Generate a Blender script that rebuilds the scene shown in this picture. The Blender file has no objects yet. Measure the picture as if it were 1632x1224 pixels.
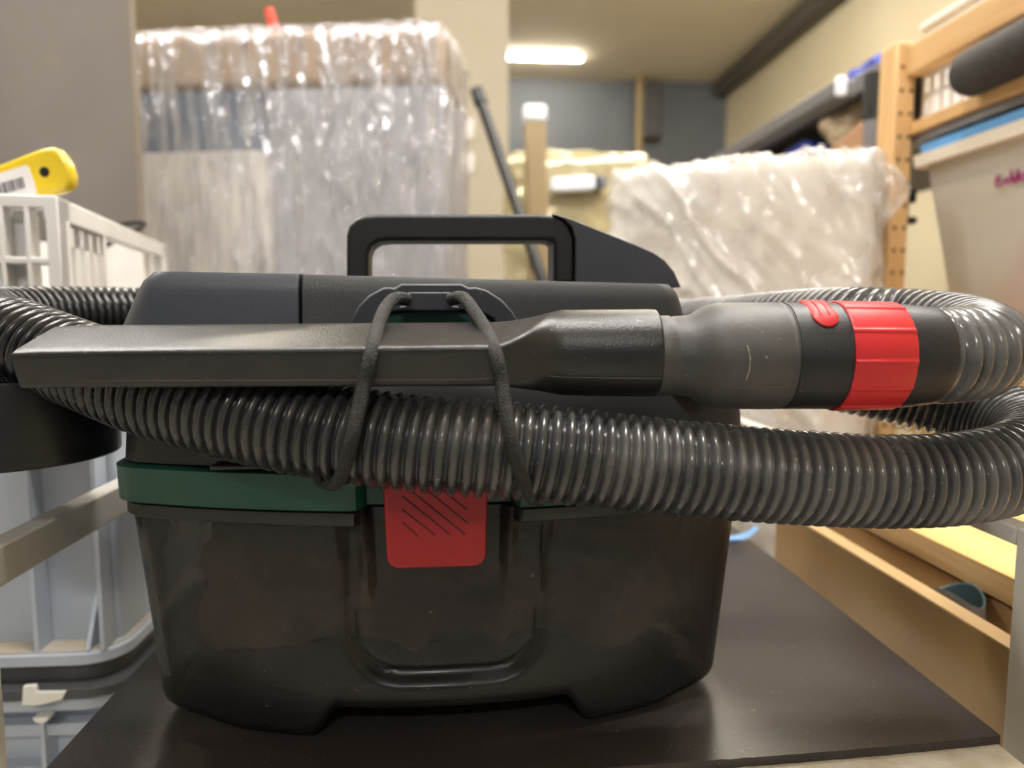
import bpy, bmesh, math, random
from mathutils import Vector, Matrix, noise
random.seed(7)
S = bpy.context.scene
COL = S.collection
R = math.radians

# ------------------------------------------------------------------ camera, world, exposure
T = 0.45                      # height of the board the vacuum stands on
CH = 0.23                     # camera height above that board
YAW = R(-4.03)                # camera looks a little right of the room axis
F = 1150.0
PITCH = math.atan(112 / 1150)
cam_d = bpy.data.cameras.new('camera')
cam_d.sensor_width = 36.0
cam_d.lens = 36.0 * F / 1632
cam_d.clip_start = 0.02
cam_d.dof.use_dof = True
cam_d.dof.focus_distance = 0.365
cam_d.dof.aperture_fstop = cam_d.lens / 4.8
cam = bpy.data.objects.new('camera', cam_d)
COL.objects.link(cam)
cam.location = (0, 0, T + CH)
cam.rotation_euler = (R(90) - PITCH, 0, YAW)
S.camera = cam

S.view_settings.view_transform = 'Standard'
S.view_settings.look = 'None'
S.view_settings.gamma = 1
S.view_settings.use_curve_mapping = False
S.view_settings.exposure = 0.35
S.cycles.max_bounces = 7
S.cycles.diffuse_bounces = 4
S.cycles.glossy_bounces = 3
S.cycles.transparent_max_bounces = 8
S.cycles.adaptive_threshold = 0.05
S.cycles.caustics_reflective = False

wd = bpy.data.worlds.new('room_air')
S.world = wd
wd.use_nodes = True
wd.node_tree.nodes['Background'].inputs[0].default_value = (0.88, 0.94, 1.0, 1)
wd.node_tree.nodes['Background'].inputs[1].default_value = 0.18

LAMP_NEAR = 70.0
LAMP_FAR = 58.0


# ------------------------------------------------------------------ frames
CY, SY = math.cos(YAW), math.sin(YAW)


def W(p):
    """camera-yaw frame (x right, y ahead, z above the board) -> world"""
    x, y, z = p
    return Vector((x * CY - y * SY, x * SY + y * CY, z + T))


def ray(u, v):
    a = (u - 816) / F
    b = -(v - 612) / F
    return a, math.cos(PITCH) + b * math.sin(PITCH), -math.sin(PITCH) + b * math.cos(PITCH)


def at(u, v, d):
    a, y, w = ray(u, v)
    t = d / y
    return Vector((a * t, d, CH + w * t))


# ------------------------------------------------------------------ materials
def L(r, g, b):
    def c(x):
        x /= 255.0
        return x / 12.92 if x <= 0.04045 else ((x + 0.055) / 1.055) ** 2.4
    return (c(r), c(g), c(b), 1)


def M(name, col, rough=0.5, metal=0.0, col2=None, vs=8.0, vlo=0.4, vhi=0.65, bump=0.0, bs=60.0, stretch=(1, 1, 1),
      coat=0.0, spec=0.5, speck=None, specs=220.0, specth=0.68, alpha=1.0, emit=None, es=0.0, rvar=0.0, sub=0.0, rot=(0, 0, 0), ridged=False):
    m = bpy.data.materials.new(name)
    m.use_nodes = True
    nt = m.node_tree
    N, K = nt.nodes, nt.links
    b = N['Principled BSDF']
    b.inputs['Base Color'].default_value = col
    b.inputs['Roughness'].default_value = rough
    b.inputs['Metallic'].default_value = metal
    b.inputs['Coat Weight'].default_value = coat
    b.inputs['Coat Roughness'].default_value = 0.1
    b.inputs['Specular IOR Level'].default_value = spec
    b.inputs['Alpha'].default_value = alpha
    if sub:
        b.inputs['Subsurface Weight'].default_value = sub
        b.inputs['Subsurface Radius'].default_value = (0.01, 0.01, 0.01)
    if emit:
        b.inputs['Emission Color'].default_value = emit
        b.inputs['Emission Strength'].default_value = es
    need = col2 or bump or speck or rvar
    if need:
        tc = N.new('ShaderNodeTexCoord')
        mp = N.new('ShaderNodeMapping')
        mp.inputs['Scale'].default_value = stretch
        mp.inputs['Rotation'].default_value = rot
        K.new(tc.outputs['Object'], mp.inputs['Vector'])
        last = None

        def tex(scale, detail=5):
            t = N.new('ShaderNodeTexNoise')
            t.inputs['Scale'].default_value = scale
            t.inputs['Detail'].default_value = detail
            K.new(mp.outputs[0], t.inputs['Vector'])
            return t

        def ramp(src, lo, hi):
            r = N.new('ShaderNodeMapRange')
            r.inputs['From Min'].default_value = lo
            r.inputs['From Max'].default_value = hi
            K.new(src, r.inputs['Value'])
            return r.outputs[0]

        def mix(fac, a, c):
            x = N.new('ShaderNodeMix')
            x.data_type = 'RGBA'
            K.new(fac, x.inputs[0])
            if isinstance(a, tuple):
                x.inputs[6].default_value = a
            else:
                K.new(a, x.inputs[6])
            x.inputs[7].default_value = c
            return x.outputs[2]
        if col2:
            t = tex(vs)
            last = mix(ramp(t.outputs[0], vlo, vhi), col, col2)
        if speck:
            t = tex(specs, 2)
            last = mix(ramp(t.outputs[0], specth, specth + 0.06), last if last else col, speck)
        if last:
            K.new(last, b.inputs['Base Color'])
        if rvar:
            t = tex(vs * 1.7)
            r = N.new('ShaderNodeMapRange')
            r.inputs['From Min'].default_value = 0.3
            r.inputs['From Max'].default_value = 0.7
            r.inputs['To Min'].default_value = max(0.02, rough - rvar)
            r.inputs['To Max'].default_value = min(1, rough + rvar)
            K.new(t.outputs[0], r.inputs['Value'])
            K.new(r.outputs[0], b.inputs['Roughness'])
        if bump:
            t = tex(bs, 3)
            if ridged:
                t.noise_type = 'RIDGED_MULTIFRACTAL'
            bp = N.new('ShaderNodeBump')
            bp.inputs['Strength'].default_value = bump
            bp.inputs['Distance'].default_value = 0.002
            K.new(t.outputs[0], bp.inputs['Height'])
            K.new(bp.outputs[0], b.inputs['Normal'])
    return m


def see_through(m, amount, tint=(1, 1, 1, 1), noise_scale=None, stretch=(1, 1, 1), lo=0.3, hi=0.7, a0=None, a1=None):
    """mix the material with a transparent one: thin film and smoked or milky plastic"""
    nt = m.node_tree
    N, K = nt.nodes, nt.links
    out = N['Material Output']
    tr = N.new('ShaderNodeBsdfTransparent')
    tr.inputs[0].default_value = tint
    mx = N.new('ShaderNodeMixShader')
    mx.inputs[0].default_value = amount
    K.new(N['Principled BSDF'].outputs[0], mx.inputs[1])
    K.new(tr.outputs[0], mx.inputs[2])
    K.new(mx.outputs[0], out.inputs['Surface'])
    if noise_scale:
        tc = N.new('ShaderNodeTexCoord')
        mp = N.new('ShaderNodeMapping')
        mp.inputs['Scale'].default_value = stretch
        K.new(tc.outputs['Object'], mp.inputs[0])
        t = N.new('ShaderNodeTexNoise')
        t.inputs['Scale'].default_value = noise_scale
        t.inputs['Detail'].default_value = 4
        K.new(mp.outputs[0], t.inputs['Vector'])
        r = N.new('ShaderNodeMapRange')
        r.inputs['From Min'].default_value = lo
        r.inputs['From Max'].default_value = hi
        r.inputs['To Min'].default_value = a0
        r.inputs['To Max'].default_value = a1
        K.new(t.outputs[0], r.inputs['Value'])
        K.new(r.outputs[0], mx.inputs[0])
    return m


def wood(name, c1, c2, scale=(60, 3, 60), rough=0.55, bump=0.15, knots=False):
    m = M(name, c1, rough, col2=c2, vs=1.0, vlo=0.35, vhi=0.7, stretch=scale, bump=bump, bs=2.0)
    return m


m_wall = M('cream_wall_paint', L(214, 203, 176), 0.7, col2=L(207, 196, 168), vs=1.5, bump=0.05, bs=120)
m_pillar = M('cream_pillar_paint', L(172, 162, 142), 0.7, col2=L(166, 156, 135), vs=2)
m_ceil = M('beige_ceiling', L(224, 214, 194), 0.8, col2=L(218, 206, 186), vs=1.2)
m_backwall = M('blue_grey_wall', L(108, 112, 120), 0.7, col2=L(98, 103, 112), vs=1.5)
m_floor = M('grey_concrete', L(168, 163, 154), 0.6, col2=L(152, 147, 139), vs=3, bump=0.1)
m_trim = M('dark_grey_pipe_paint', L(86, 80, 72), 0.6)
m_darkpanel = M('dark_grey_panel', L(130, 124, 119), 0.6, col2=L(122, 115, 110), vs=4, bump=0.05, speck=L(135, 128, 122), specs=24, specth=0.68)
m_edge = M('panel_edge', L(132, 122, 108), 0.6)

m_board = M('black_brown_laminate', L(52, 48, 47), 0.3, col2=L(62, 57, 54), vs=10, vlo=0.35, vhi=0.7, bump=0.04, bs=600,
            speck=L(128, 118, 106), specs=520, specth=0.70)
m_white = M('white_powder_coat', L(212, 208, 200), 0.4, col2=L(202, 196, 186), vs=12, bump=0.03)
m_rawedge = M('rough_white_edge', L(236, 228, 210), 0.7, col2=L(220, 208, 184), vs=60, bump=0.5, bs=200)

m_head = M('black_textured_plastic', L(36, 37, 40), 0.48, col2=L(46, 46, 47), vs=18, bump=0.08, bs=700, speck=L(112, 108, 104), specs=260, specth=0.735)
m_batt = M('blue_grey_plastic', L(58, 62, 71), 0.4, col2=L(63, 67, 75), vs=14, bump=0.05, bs=600)
m_fin = M('slate_plastic', L(62, 65, 73), 0.42, col2=L(67, 70, 77), vs=14, bump=0.06, bs=600)
m_rubber = M('black_rubber', L(18, 18, 19), 0.45, col2=L(24, 24, 25), vs=25)
m_hook = M('dark_slate_plastic', L(55, 58, 66), 0.45, speck=L(120, 112, 104), specs=200, specth=0.72)
m_green = M('bottle_green_plastic', L(22, 66, 55), 0.38, col2=L(27, 73, 61), vs=14, bump=0.04, bs=500)
m_red = M('red_plastic', L(154, 20, 25), 0.42, col2=L(146, 18, 23), vs=14, bump=0.03, bs=400)
m_redp = M('red_rubber', L(206, 38, 42), 0.45, col2=L(192, 33, 38), vs=20)
m_groove = M('dark_red_groove', L(84, 10, 14), 0.5)
m_tank = M('smoked_plastic', L(34, 34, 36), 0.32, col2=L(45, 44, 43), vs=16, rvar=0.08, speck=L(112, 106, 96), specs=300, specth=0.725)
see_through(m_tank, 0.36, (0.56, 0.53, 0.49, 1))
m_bag = M('brown_filter_bag', L(196, 176, 146), 0.9, col2=L(150, 132, 106), vs=14, bump=0.2, bs=80)
m_cuff = M('black_soft_plastic', L(28, 28, 30), 0.46, col2=L(38, 38, 38), vs=30, bump=0.08, bs=500, speck=L(100, 96, 90), specs=240, specth=0.735)
m_coup = M('dusty_grey_plastic', L(64, 63, 63), 0.52, col2=L(86, 83, 78), vs=26, vlo=0.4, vhi=0.75, bump=0.08, bs=400, speck=L(150, 144, 134), specs=240, specth=0.73)
m_nozzle = M('black_grained_plastic', L(29, 29, 30), 0.33, col2=L(38, 37, 35), vs=30, bump=0.14, bs=1100, speck=L(126, 120, 110), specs=280, specth=0.735)
m_scratch = M('pale_scratch', L(150, 146, 138), 0.8)
m_seam = M('mould_seam_grey', L(104, 101, 96), 0.7)
m_hose = M('grey_pvc_hose', L(72, 72, 73), 0.24, col2=L(112, 110, 107), vs=22, vlo=0.4, vhi=0.7, rvar=0.08, speck=L(158, 154, 146), specs=420, specth=0.7, coat=0.15)
m_cord = M('black_braided_cord', L(30, 29, 28), 0.7, bump=0.8, bs=1200, col2=L(44, 42, 40), vs=200)
m_cup = M('scuffed_black_plastic', L(19, 19, 20), 0.34, col2=L(27, 27, 28), vs=30, stretch=(0.4, 0.4, 3), speck=L(92, 90, 88), specs=160, specth=0.73)
m_peg = M('peg_hole_shadow', L(96, 64, 36), 0.8)
m_hole = M('dark_hole', L(14, 13, 12), 0.8)

m_pine = wood('pine', L(214, 178, 126), L(190, 148, 94), (30, 30, 2.5))
m_pineY = wood('pine_along', L(214, 178, 126), L(190, 148, 94), (40, 3, 40))
m_ply = wood('plywood_face', L(206, 172, 122), L(190, 154, 104), (50, 4, 50), 0.4)
m_plyside = wood('plywood_side', L(172, 140, 94), L(152, 120, 76), (14, 5, 5), 0.22, 0.05)
m_plyedge = wood('plywood_edge', L(222, 190, 138), L(196, 160, 108), (10, 4, 200), 0.6)
m_plytop = wood('plywood_top', L(236, 196, 132), L(224, 180, 114), (30, 3, 30), 0.5)
m_crate = M('white_crate_plastic', L(236, 234, 232), 0.4, col2=L(226, 222, 216), vs=10, sub=0.05)
m_yellow = M('yellow_glossy_plastic', L(232, 202, 44), 0.18, coat=0.5)
m_label = M('white_label', L(232, 230, 232), 0.5)
m_ink = M('black_ink', L(40, 38, 40), 0.6)
m_cable = M('black_cable', L(24, 25, 26), 0.4)
m_grey = M('pale_grey_plastic', L(188, 196, 208), 0.45, col2=L(180, 188, 200), vs=10, bump=0.03)
m_greydust = M('dusty_ledge', L(190, 188, 182), 0.7, col2=L(178, 164, 140), vs=30)
m_lid = M('dark_grey_lid', L(70, 71, 74), 0.35, col2=L(80, 80, 80), vs=12)
m_clip = M('white_clip', L(238, 236, 228), 0.4)
m_binlid = M('blue_plastic_lid', L(96, 164, 224), 0.4)
m_binrim = M('white_plastic_rim', L(226, 218, 204), 0.4)
m_bin = M('milky_plastic', L(200, 198, 192), 0.35, col2=L(190, 186, 180), vs=4)
see_through(m_bin, 0.35)
m_pink = M('pink_cloth', L(214, 150, 150), 0.8)
m_orange = M('peach_cloth', L(220, 172, 130), 0.8)
m_purple = M('purple_marker', L(150, 24, 112), 0.6)
m_roll = M('black_ribbed_mat', L(44, 43, 42), 0.75, col2=L(54, 52, 50), vs=120, bump=0.5, bs=300)
m_steel = M('grey_steel', L(120, 120, 124), 0.4, 0.3)
m_chrome = M('pale_metal', L(206, 212, 222), 0.3, 0.2)
m_blue = M('blue_cloth', L(46, 62, 148), 0.7, col2=L(58, 78, 176), vs=8)
m_card = M('cardboard', L(166, 128, 96), 0.8)
m_black = M('black_steel', L(28, 28, 29), 0.4)
m_tan = M('tan_leg', L(150, 130, 94), 0.5)
m_cap = M('white_cap', L(232, 236, 244), 0.3)
m_redrod = M('orange_red_plastic', L(226, 58, 30), 0.4)
m_glove = M('blue_plastic_scrap', L(120, 168, 220), 0.35)
m_pouch = M('grey_felt', L(146, 140, 132), 0.8, col2=L(132, 126, 118), vs=30)
m_pouchin = M('teal_lining', L(58, 78, 82), 0.7)
m_switch = M('switch_plastic', L(226, 218, 210), 0.4)

m_cartonbrown = M('brown_carton', L(176, 154, 132), 0.6, col2=L(166, 142, 118), vs=3)
m_foilgrey = M('grey_backing', L(128, 136, 148), 0.5, col2=L(96, 104, 118), vs=3)
m_boxwhite = M('white_backing', L(192, 190, 192), 0.6, col2=L(172, 171, 176), vs=3)
m_boxpale = M('pale_backing', L(226, 222, 214), 0.6, col2=L(212, 207, 198), vs=3)
m_film = M('stretch_film', L(232, 234, 242), 0.15, 0.65, bump=1.0, bs=13.0, stretch=(4.0, 4.0, 0.6), spec=1.0)
m_film.node_tree.nodes['Bump'].inputs['Distance'].default_value = 0.035
see_through(m_film, 0.5, noise_scale=14, stretch=(5, 5, 0.4), lo=0.38, hi=0.62, a0=0.95, a1=0.25)
m_poly = M('white_mattress_cloth', L(226, 220, 210), 0.7, col2=L(212, 205, 194), vs=3)
m_polyfilm = M('clear_poly', L(240, 237, 232), 0.13, 0.2, bump=0.6, bs=12, spec=1.0, ridged=True, stretch=(2.4, 2.4, 0.7), rot=(0, R(-35), 0))
m_polyfilm.node_tree.nodes['Bump'].inputs['Distance'].default_value = 0.02
see_through(m_polyfilm, 0.5, noise_scale=9, stretch=(1, 1, 1), lo=0.36, hi=0.66, a0=0.8, a1=0.3)
m_yfilm = M('yellowed_film', L(198, 186, 150), 0.2, 0.25, bump=0.9, bs=6.0, stretch=(0.8, 0.8, 2.6), col2=L(178, 164, 122), vs=4, spec=0.9, ridged=True)
m_yfilm.node_tree.nodes['Bump'].inputs['Distance'].default_value = 0.02
m_lamp = M('lamp_diffuser', L(255, 252, 240), 0.4, emit=(1, 0.975, 0.945, 1), es=LAMP_NEAR)
m_lampfar = M('lamp_diffuser_far', L(255, 252, 240), 0.4, emit=(1, 0.93, 0.76, 1), es=LAMP_FAR)


# ------------------------------------------------------------------ mesh helpers
class G:
    def __init__(s):
        s.v, s.f = [], []

    def add(s, vs, fs):
        o = len(s.v)
        s.v += [tuple(p) for p in vs]
        s.f += [tuple(i + o for i in f) for f in fs]
        return s

    def box(s, a, b, mtx=None):
        (x0, y0, z0), (x1, y1, z1) = a, b
        vs = [Vector(p) for p in ((x0, y0, z0), (x1, y0, z0), (x1, y1, z0), (x0, y1, z0), (x0, y0, z1), (x1, y0, z1), (x1, y1, z1), (x0, y1, z1))]
        if mtx:
            vs = [mtx @ p for p in vs]
        return s.add(vs, [(3, 2, 1, 0), (4, 5, 6, 7), (0, 1, 5, 4), (1, 2, 6, 5), (2, 3, 7, 6), (3, 0, 4, 7)])

    def loft(s, rings, caps=True, closed=True):
        n = len(rings[0])
        vs = [p for r in rings for p in r]
        fs = []
        for i in range(len(rings) - 1):
            for j in range(n if closed else n - 1):
                k = (j + 1) % n
                fs.append((i * n + j, i * n + k, (i + 1) * n + k, (i + 1) * n + j))
        if caps:
            fs.append(tuple(reversed(range(n))))
            fs.append(tuple((len(rings) - 1) * n + j for j in range(n)))
        return s.add(vs, fs)

    def prism(s, poly, a, b, axis='y'):
        def mk(p, t):
            return {'y': (p[0], t, p[1]), 'x': (t, p[0], p[1]), 'z': (p[0], p[1], t)}[axis]
        n = len(poly)
        vs = [mk(p, a) for p in poly] + [mk(p, b) for p in poly]
        fs = [tuple(range(n)), tuple(reversed(range(n, 2 * n)))]
        for i in range(n):
            j = (i + 1) % n
            fs.append((j, i, n + i, n + j))
        return s.add(vs, fs)

    def tube(s, pts, r, n=12, caps=True):
        pts = [Vector(p) for p in pts]
        rr = r if isinstance(r, (list, tuple)) else [r] * len(pts)
        rings = []
        t0 = (pts[1] - pts[0]).normalized()
        up = Vector((0, 0, 1)) if abs(t0.z) < 0.9 else Vector((1, 0, 0))
        nrm = (up - t0 * up.dot(t0)).normalized()
        for i, p in enumerate(pts):
            t = (pts[min(i + 1, len(pts) - 1)] - pts[max(i - 1, 0)]).normalized()
            nrm = (nrm - t * nrm.dot(t)).normalized()
            bi = t.cross(nrm)
            rings.append([p + (nrm * math.cos(a) + bi * math.sin(a)) * rr[i] for a in (2 * math.pi * k / n for k in range(n))])
        return s.loft(rings, caps)

    def lathe_x(s, prof, c, n=48, rf=None, caps=True):
        """profile of (x, r) about an axis along x through c=(y,z)"""
        rings = []
        for x, r in prof:
            rings.append([(x, c[0] + (r + (rf(x, a) if rf else 0)) * math.cos(a), c[1] + (r + (rf(x, a) if rf else 0)) * math.sin(a)) for a in (2 * math.pi * k / n for k in range(n))])
        return s.loft(rings, caps)

    def lathe_z(s, prof, c, n=48, caps=False):
        rings = [[(c[0] + r * math.cos(a), c[1] + r * math.sin(a), z) for a in (2 * math.pi * k / n for k in range(n))] for z, r in prof]
        return s.loft(rings, caps)

    def build(s, name, mat, parent=None, smooth=35, bevel=0.0, seg=2, fix=True):
        me = bpy.data.meshes.new(name)
        me.from_pydata(s.v, [], s.f)
        if fix:
            bm = bmesh.new()
            bm.from_mesh(me)
            bmesh.ops.recalc_face_normals(bm, faces=bm.faces)
            bm.to_mesh(me)
            bm.free()
        if smooth:
            me.shade_smooth()
            me.set_sharp_from_angle(angle=R(smooth))
        me.materials.append(mat)
        o = bpy.data.objects.new(name, me)
        COL.objects.link(o)
        if parent:
            o.parent = parent
        if bevel:
            b = o.modifiers.new('bevel', 'BEVEL')
            b.width = bevel
            b.segments = seg
            b.limit_method = 'ANGLE'
            b.angle_limit = R(40)
        return o


def tag(o, label=None, cat=None, group=None, kind=None):
    if label:
        o['label'] = label
    if cat:
        o['category'] = cat
    if group:
        o['group'] = group
    if kind:
        o['kind'] = kind
    return o


def thing(name, label, cat, loc, rz=0.0, group=None):
    o = bpy.data.objects.new(name, None)
    o.empty_display_size = 0.05
    COL.objects.link(o)
    o.location = loc
    o.rotation_euler = (0, 0, rz)
    return tag(o, label, cat, group)


def spline(pts, per=12):
    pts = [Vector(p) for p in pts]
    out = []
    for i in range(len(pts) - 1):
        p0 = pts[max(i - 1, 0)]
        p1, p2 = pts[i], pts[i + 1]
        p3 = pts[min(i + 2, len(pts) - 1)]
        for k in range(per):
            t = k / per
            out.append(0.5 * ((2 * p1) + (p2 - p0) * t + (2 * p0 - 5 * p1 + 4 * p2 - p3) * t * t + (3 * p1 - p0 - 3 * p2 + p3) * t ** 3))
    out.append(pts[-1])
    return out


def resample(pts, step):
    out = [pts[0]]
    acc = 0.0
    for a, b in zip(pts, pts[1:]):
        d = (b - a).length
        while acc + d >= step:
            t = (step - acc) / d
            a = a.lerp(b, t)
            out.append(a)
            d = (b - a).length
            acc = 0.0
        acc += d
    return out


def smooth01(x):
    x = max(0.0, min(1.0, x))
    return x * x * (3 - 2 * x)


def lumpy_box(w, d, h, cuts, r, amp, scale, seed, keep_bottom=True, ridge=0.0, rs=(1, 1, 1), tilt=0.0):
    """box standing on z=0 with rounded edges and crumpled faces"""
    bm = bmesh.new()
    bmesh.ops.create_cube(bm, size=1.0)
    bmesh.ops.subdivide_edges(bm, edges=bm.edges[:], cuts=cuts, use_grid_fill=True)
    hw, hd, hh = w / 2, d / 2, h / 2
    for v in bm.verts:
        p = Vector((v.co.x * w, v.co.y * d, v.co.z * h))
        q = Vector((max(-hw + r, min(hw - r, p.x)), max(-hd + r, min(hd - r, p.y)), max(-hh + r, min(hh - r, p.z))))
        dlt = p - q
        nn = dlt.normalized() if dlt.length > 1e-6 else Vector((0, 0, 0))
        if dlt.length > 1e-6:
            p = q + nn * r
        s = Vector((p.x * scale[0] + seed, p.y * scale[1], p.z * scale[2]))
        k = noise.fractal(s, 0.8, 2.0, 4) * amp
        if ridge:
            ct, st_ = math.cos(tilt), math.sin(tilt)
            px_, pz_ = p.x * ct - p.z * st_, p.x * st_ + p.z * ct
            warp = noise.noise(Vector((p.x * 5, p.y * 5, p.z * 5 + seed))) * 0.06
            n1 = noise.noise(Vector(((px_ + warp) * rs[0], p.y * rs[1] + seed, pz_ * rs[2])))
            n2 = noise.noise(Vector(((px_ - warp) * rs[0] * 2.1 + 7, p.y * rs[1] + seed, pz_ * rs[2] * 1.7)))
            k += ridge * ((1 - min(1, abs(n1) * 2.6)) ** 2 + 0.5 * (1 - min(1, abs(n2) * 2.6)) ** 2)
        p = p + nn * k
        v.co = p + Vector((0, 0, hh))
        if keep_bottom and v.co.z < 0.003:
            v.co.z = 0.0
    g = G()
    bm.verts.index_update()
    g.v = [tuple(v.co) for v in bm.verts]
    g.f = [tuple(v.index for v in f.verts) for f in bm.faces]
    bm.free()
    return g


# ================================================================== ROOM
ZC = 2.60
XR = 2.23
YB = 6.1
G().box((-3.2, -3.0, -0.05), (XR, YB, 0.0)).build('floor', m_floor, smooth=0)['kind'] = 'structure'
G().box((-3.2, -3.0, ZC), (XR, YB, ZC + 0.05)).build('ceiling', m_ceil, smooth=0)['kind'] = 'structure'
G().box((XR, -3.0, 0), (XR + 0.08, YB, ZC)).build('wall_right', m_wall, smooth=0)['kind'] = 'structure'
G().box((-3.2, YB, 0), (XR, YB + 0.08, ZC)).build('wall_back', m_backwall, smooth=0)['kind'] = 'structure'
G().box((-3.28, -3.0, 0), (-3.2, YB, ZC)).build('wall_left', m_wall, smooth=0)['kind'] = 'structure'

# pillar
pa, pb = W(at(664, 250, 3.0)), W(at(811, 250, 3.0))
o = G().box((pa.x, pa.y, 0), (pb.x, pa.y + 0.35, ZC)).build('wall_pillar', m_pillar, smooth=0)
o['kind'] = 'structure'
# switch plates on the pillar
for v, lab in ((205, 'upper small white wall switch on the cream pillar'), (260, 'lower small white wall switch on the cream pillar')):
    c = W(at(744, v, 3.0))
    sw = thing('wall_switch', lab, 'switch', (c.x, pa.y, c.z), 0, 'switches on the pillar')
    G().box((-0.03, -0.012, -0.04), (0.03, 0, 0.04)).build('plate', m_switch, sw, bevel=0.004)
    G().box((-0.018, -0.02, -0.022), (0.018, -0.012, 0.022)).build('rocker', m_switch, sw, bevel=0.003)

# dark pipe along the top of the right wall
g = G().tube([(XR - 0.07, 1.2, ZC - 0.07), (XR - 0.07, 4.0, ZC - 0.07), (XR - 0.07, YB, ZC - 0.07)], 0.06, 20)
g.build('trim_1', m_trim)['kind'] = 'structure'

# vertical pipe at far wall and dark wall unit
a = W(at(1025, 180, 5.95))
o = G().tube([(a.x, 5.98, 0), (a.x, 5.98, ZC)], 0.035, 16).build('wall_pipe', m_tan)
tag(o, 'thin tan vertical pipe in front of the far blue grey wall', 'pipe')
a = W(at(1043, 170, 5.95))
t = thing('wall_cabinet', 'small dark wall cabinet beside the tan pipe at the far wall', 'cabinet', (a.x, YB, a.z), 0)
G().box((-0.07, -0.16, -0.22), (0.09, 0, 0.15)).build('body', m_trim, t, bevel=0.01)
G().box((-0.06, -0.175, -0.20), (0.08, -0.16, 0.13)).build('door', m_lid, t, bevel=0.005)


# ceiling lamps
def lamp(x, y, label, mat, ln=0.52, wdt=0.075, alongx=True, thin=False):
    t = thing('ceiling_lamp', label, 'lamp', (x, y, ZC), 0 if alongx else R(90), 'tube lamps on the ceiling')
    G().box((-ln / 2 - 0.02, -wdt / 2 - 0.01, -0.012 if thin else -0.03), (ln / 2 + 0.02, wdt / 2 + 0.01, 0)).build('housing', m_switch, t, bevel=0.008)
    prof = []
    n = 24
    pts = []
    rr = wdt / 2
    for k in range(n):
        an = 2 * math.pi * k / n
        cx = (ln / 2 - rr) * (1 if math.cos(an) > 0 else -1)
        pts.append((cx + rr * math.cos(an), rr * math.sin(an)))
    G().prism(pts, -0.034 if thin else -0.075, -0.012 if thin else -0.03, 'z').build('diffuser', mat, t, bevel=0.015, seg=3)


a = W(at(870, 90, 5.35))
lamp(a.x, 5.55, 'glowing tube lamp on the ceiling ahead, beside the cream pillar', m_lampfar, 0.60, 0.055, thin=True)
for x, y, lab in ((0.05, 0.25, 'long ceiling tube lamp straight above the vacuum cleaner'), (1.15, 1.25, 'long ceiling tube lamp above the pine shelf unit'), (-1.35, 1.45, 'long ceiling tube lamp left of the wrapped carton'),
                  (-0.1, -2.3, 'long ceiling tube lamp behind the viewer')):
    lamp(x, y, lab, m_lamp, 0.8 if y < -2 else 1.2, 0.14)
for x, y, lab in ((1.1, 3.5, 'warm ceiling tube lamp above the aisle near the pillar'), (-1.4, 3.6, 'warm ceiling tube lamp left of the cream pillar')):
    lamp(x, y, lab, m_lampfar, 0.9, 0.12)

# ================================================================== CART
cart = thing('shelf_cart', 'white metal frame cart with side rails carrying the black board', 'cart', (0.04, 0.60, 0))
cx, cy = 0.04, 0.60


def cl(x, y, z):
    return (x - cx, y - cy, z + T)


XL, XRr = -0.2395, 0.3125
PW = 0.0138
for x in (XL - PW, XRr):
    for y in (0.355, 0.925):
        G().box(cl(x, y, -T), cl(x + PW, y + 0.022, 0.110)).build('post', m_white, cart, bevel=0.0015)
for x in (XL - PW, XRr):
    G().box(cl(x, 0.377, 0.088 if x < 0 else 0.099), cl(x + PW, 0.925, 0.110)).build('side_rail', m_white, cart, bevel=0.0015)
    G().box(cl(x, 0.377, -0.072), cl(x + PW, 0.925, -0.050)).build('side_rail', m_white, cart, bevel=0.0015)
for y in (0.355, 0.925):
    G().box(cl(XL, y, -0.047), cl(XRr, y + 0.022, -0.025)).build('cross_rail', m_white, cart, bevel=0.0015)
g = G()
# deck with a rough near edge, showing under the board
n = 60
top, bot = [], []
for i in range(n + 1):
    x = -0.2105 + 0.503 * i / n
    top.append((x, 0.30 + noise.noise(Vector((x * 60, 0, 3))) * 0.0012))
poly = [(p[0] - cx, p[1] - cy) for p in top] + [(0.2925 - cx, 0.79 - cy), (-0.2105 - cx, 0.79 - cy)]
G().prism(poly, T - 0.025, T - 0.0052, 'z').build('deck', m_rawedge, cart, smooth=0)

# black board (slightly crooked near edge)
g = G()
poly = []
for i in range(121):
    x = -0.212 + (0.2935 + 0.212) * i / 120
    y = 0.334 + 0.015 * (x + 0.212) / 0.505 + 0.006 * (x / 0.29) ** 3 + noise.noise(Vector((x * 140, 1, 0))) * 0.0007
    poly.append((x, y - 0.56))
poly += [(0.2935, 0.80 - 0.56), (-0.212, 0.80 - 0.56)]
bd = thing('shelf_board', 'dark brown black laminate board under the vacuum cleaner', 'board', (0, 0.56, T - 0.005))
G().prism(poly, 0, 0.005, 'z').build('board', m_board, bd, smooth=0)

# blue scrap on the board behind the vacuum
c = W(at(1178, 862, 0.70))
g = G()
rings = []
for i in range(7):
    t_ = i / 6
    rings.append([(-0.012 + 0.03 * t_, 0.006 * math.cos(q) * (0.6 + 0.6 * math.sin(3.1 * t_)), 0.005 + 0.012 * t_ * t_ + 0.0045 * math.sin(q) * (0.6 + 0.4 * math.cos(4 * t_))) for q in (2 * math.pi * k / 10 for k in range(10))])
o = g.loft(rings).build('plastic_scrap', m_glove, smooth=60)
o.location = (c.x, c.y, T + 0.001)
tag(o, 'crumpled light blue plastic scrap on the board behind the vacuum', 'scrap')

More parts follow.
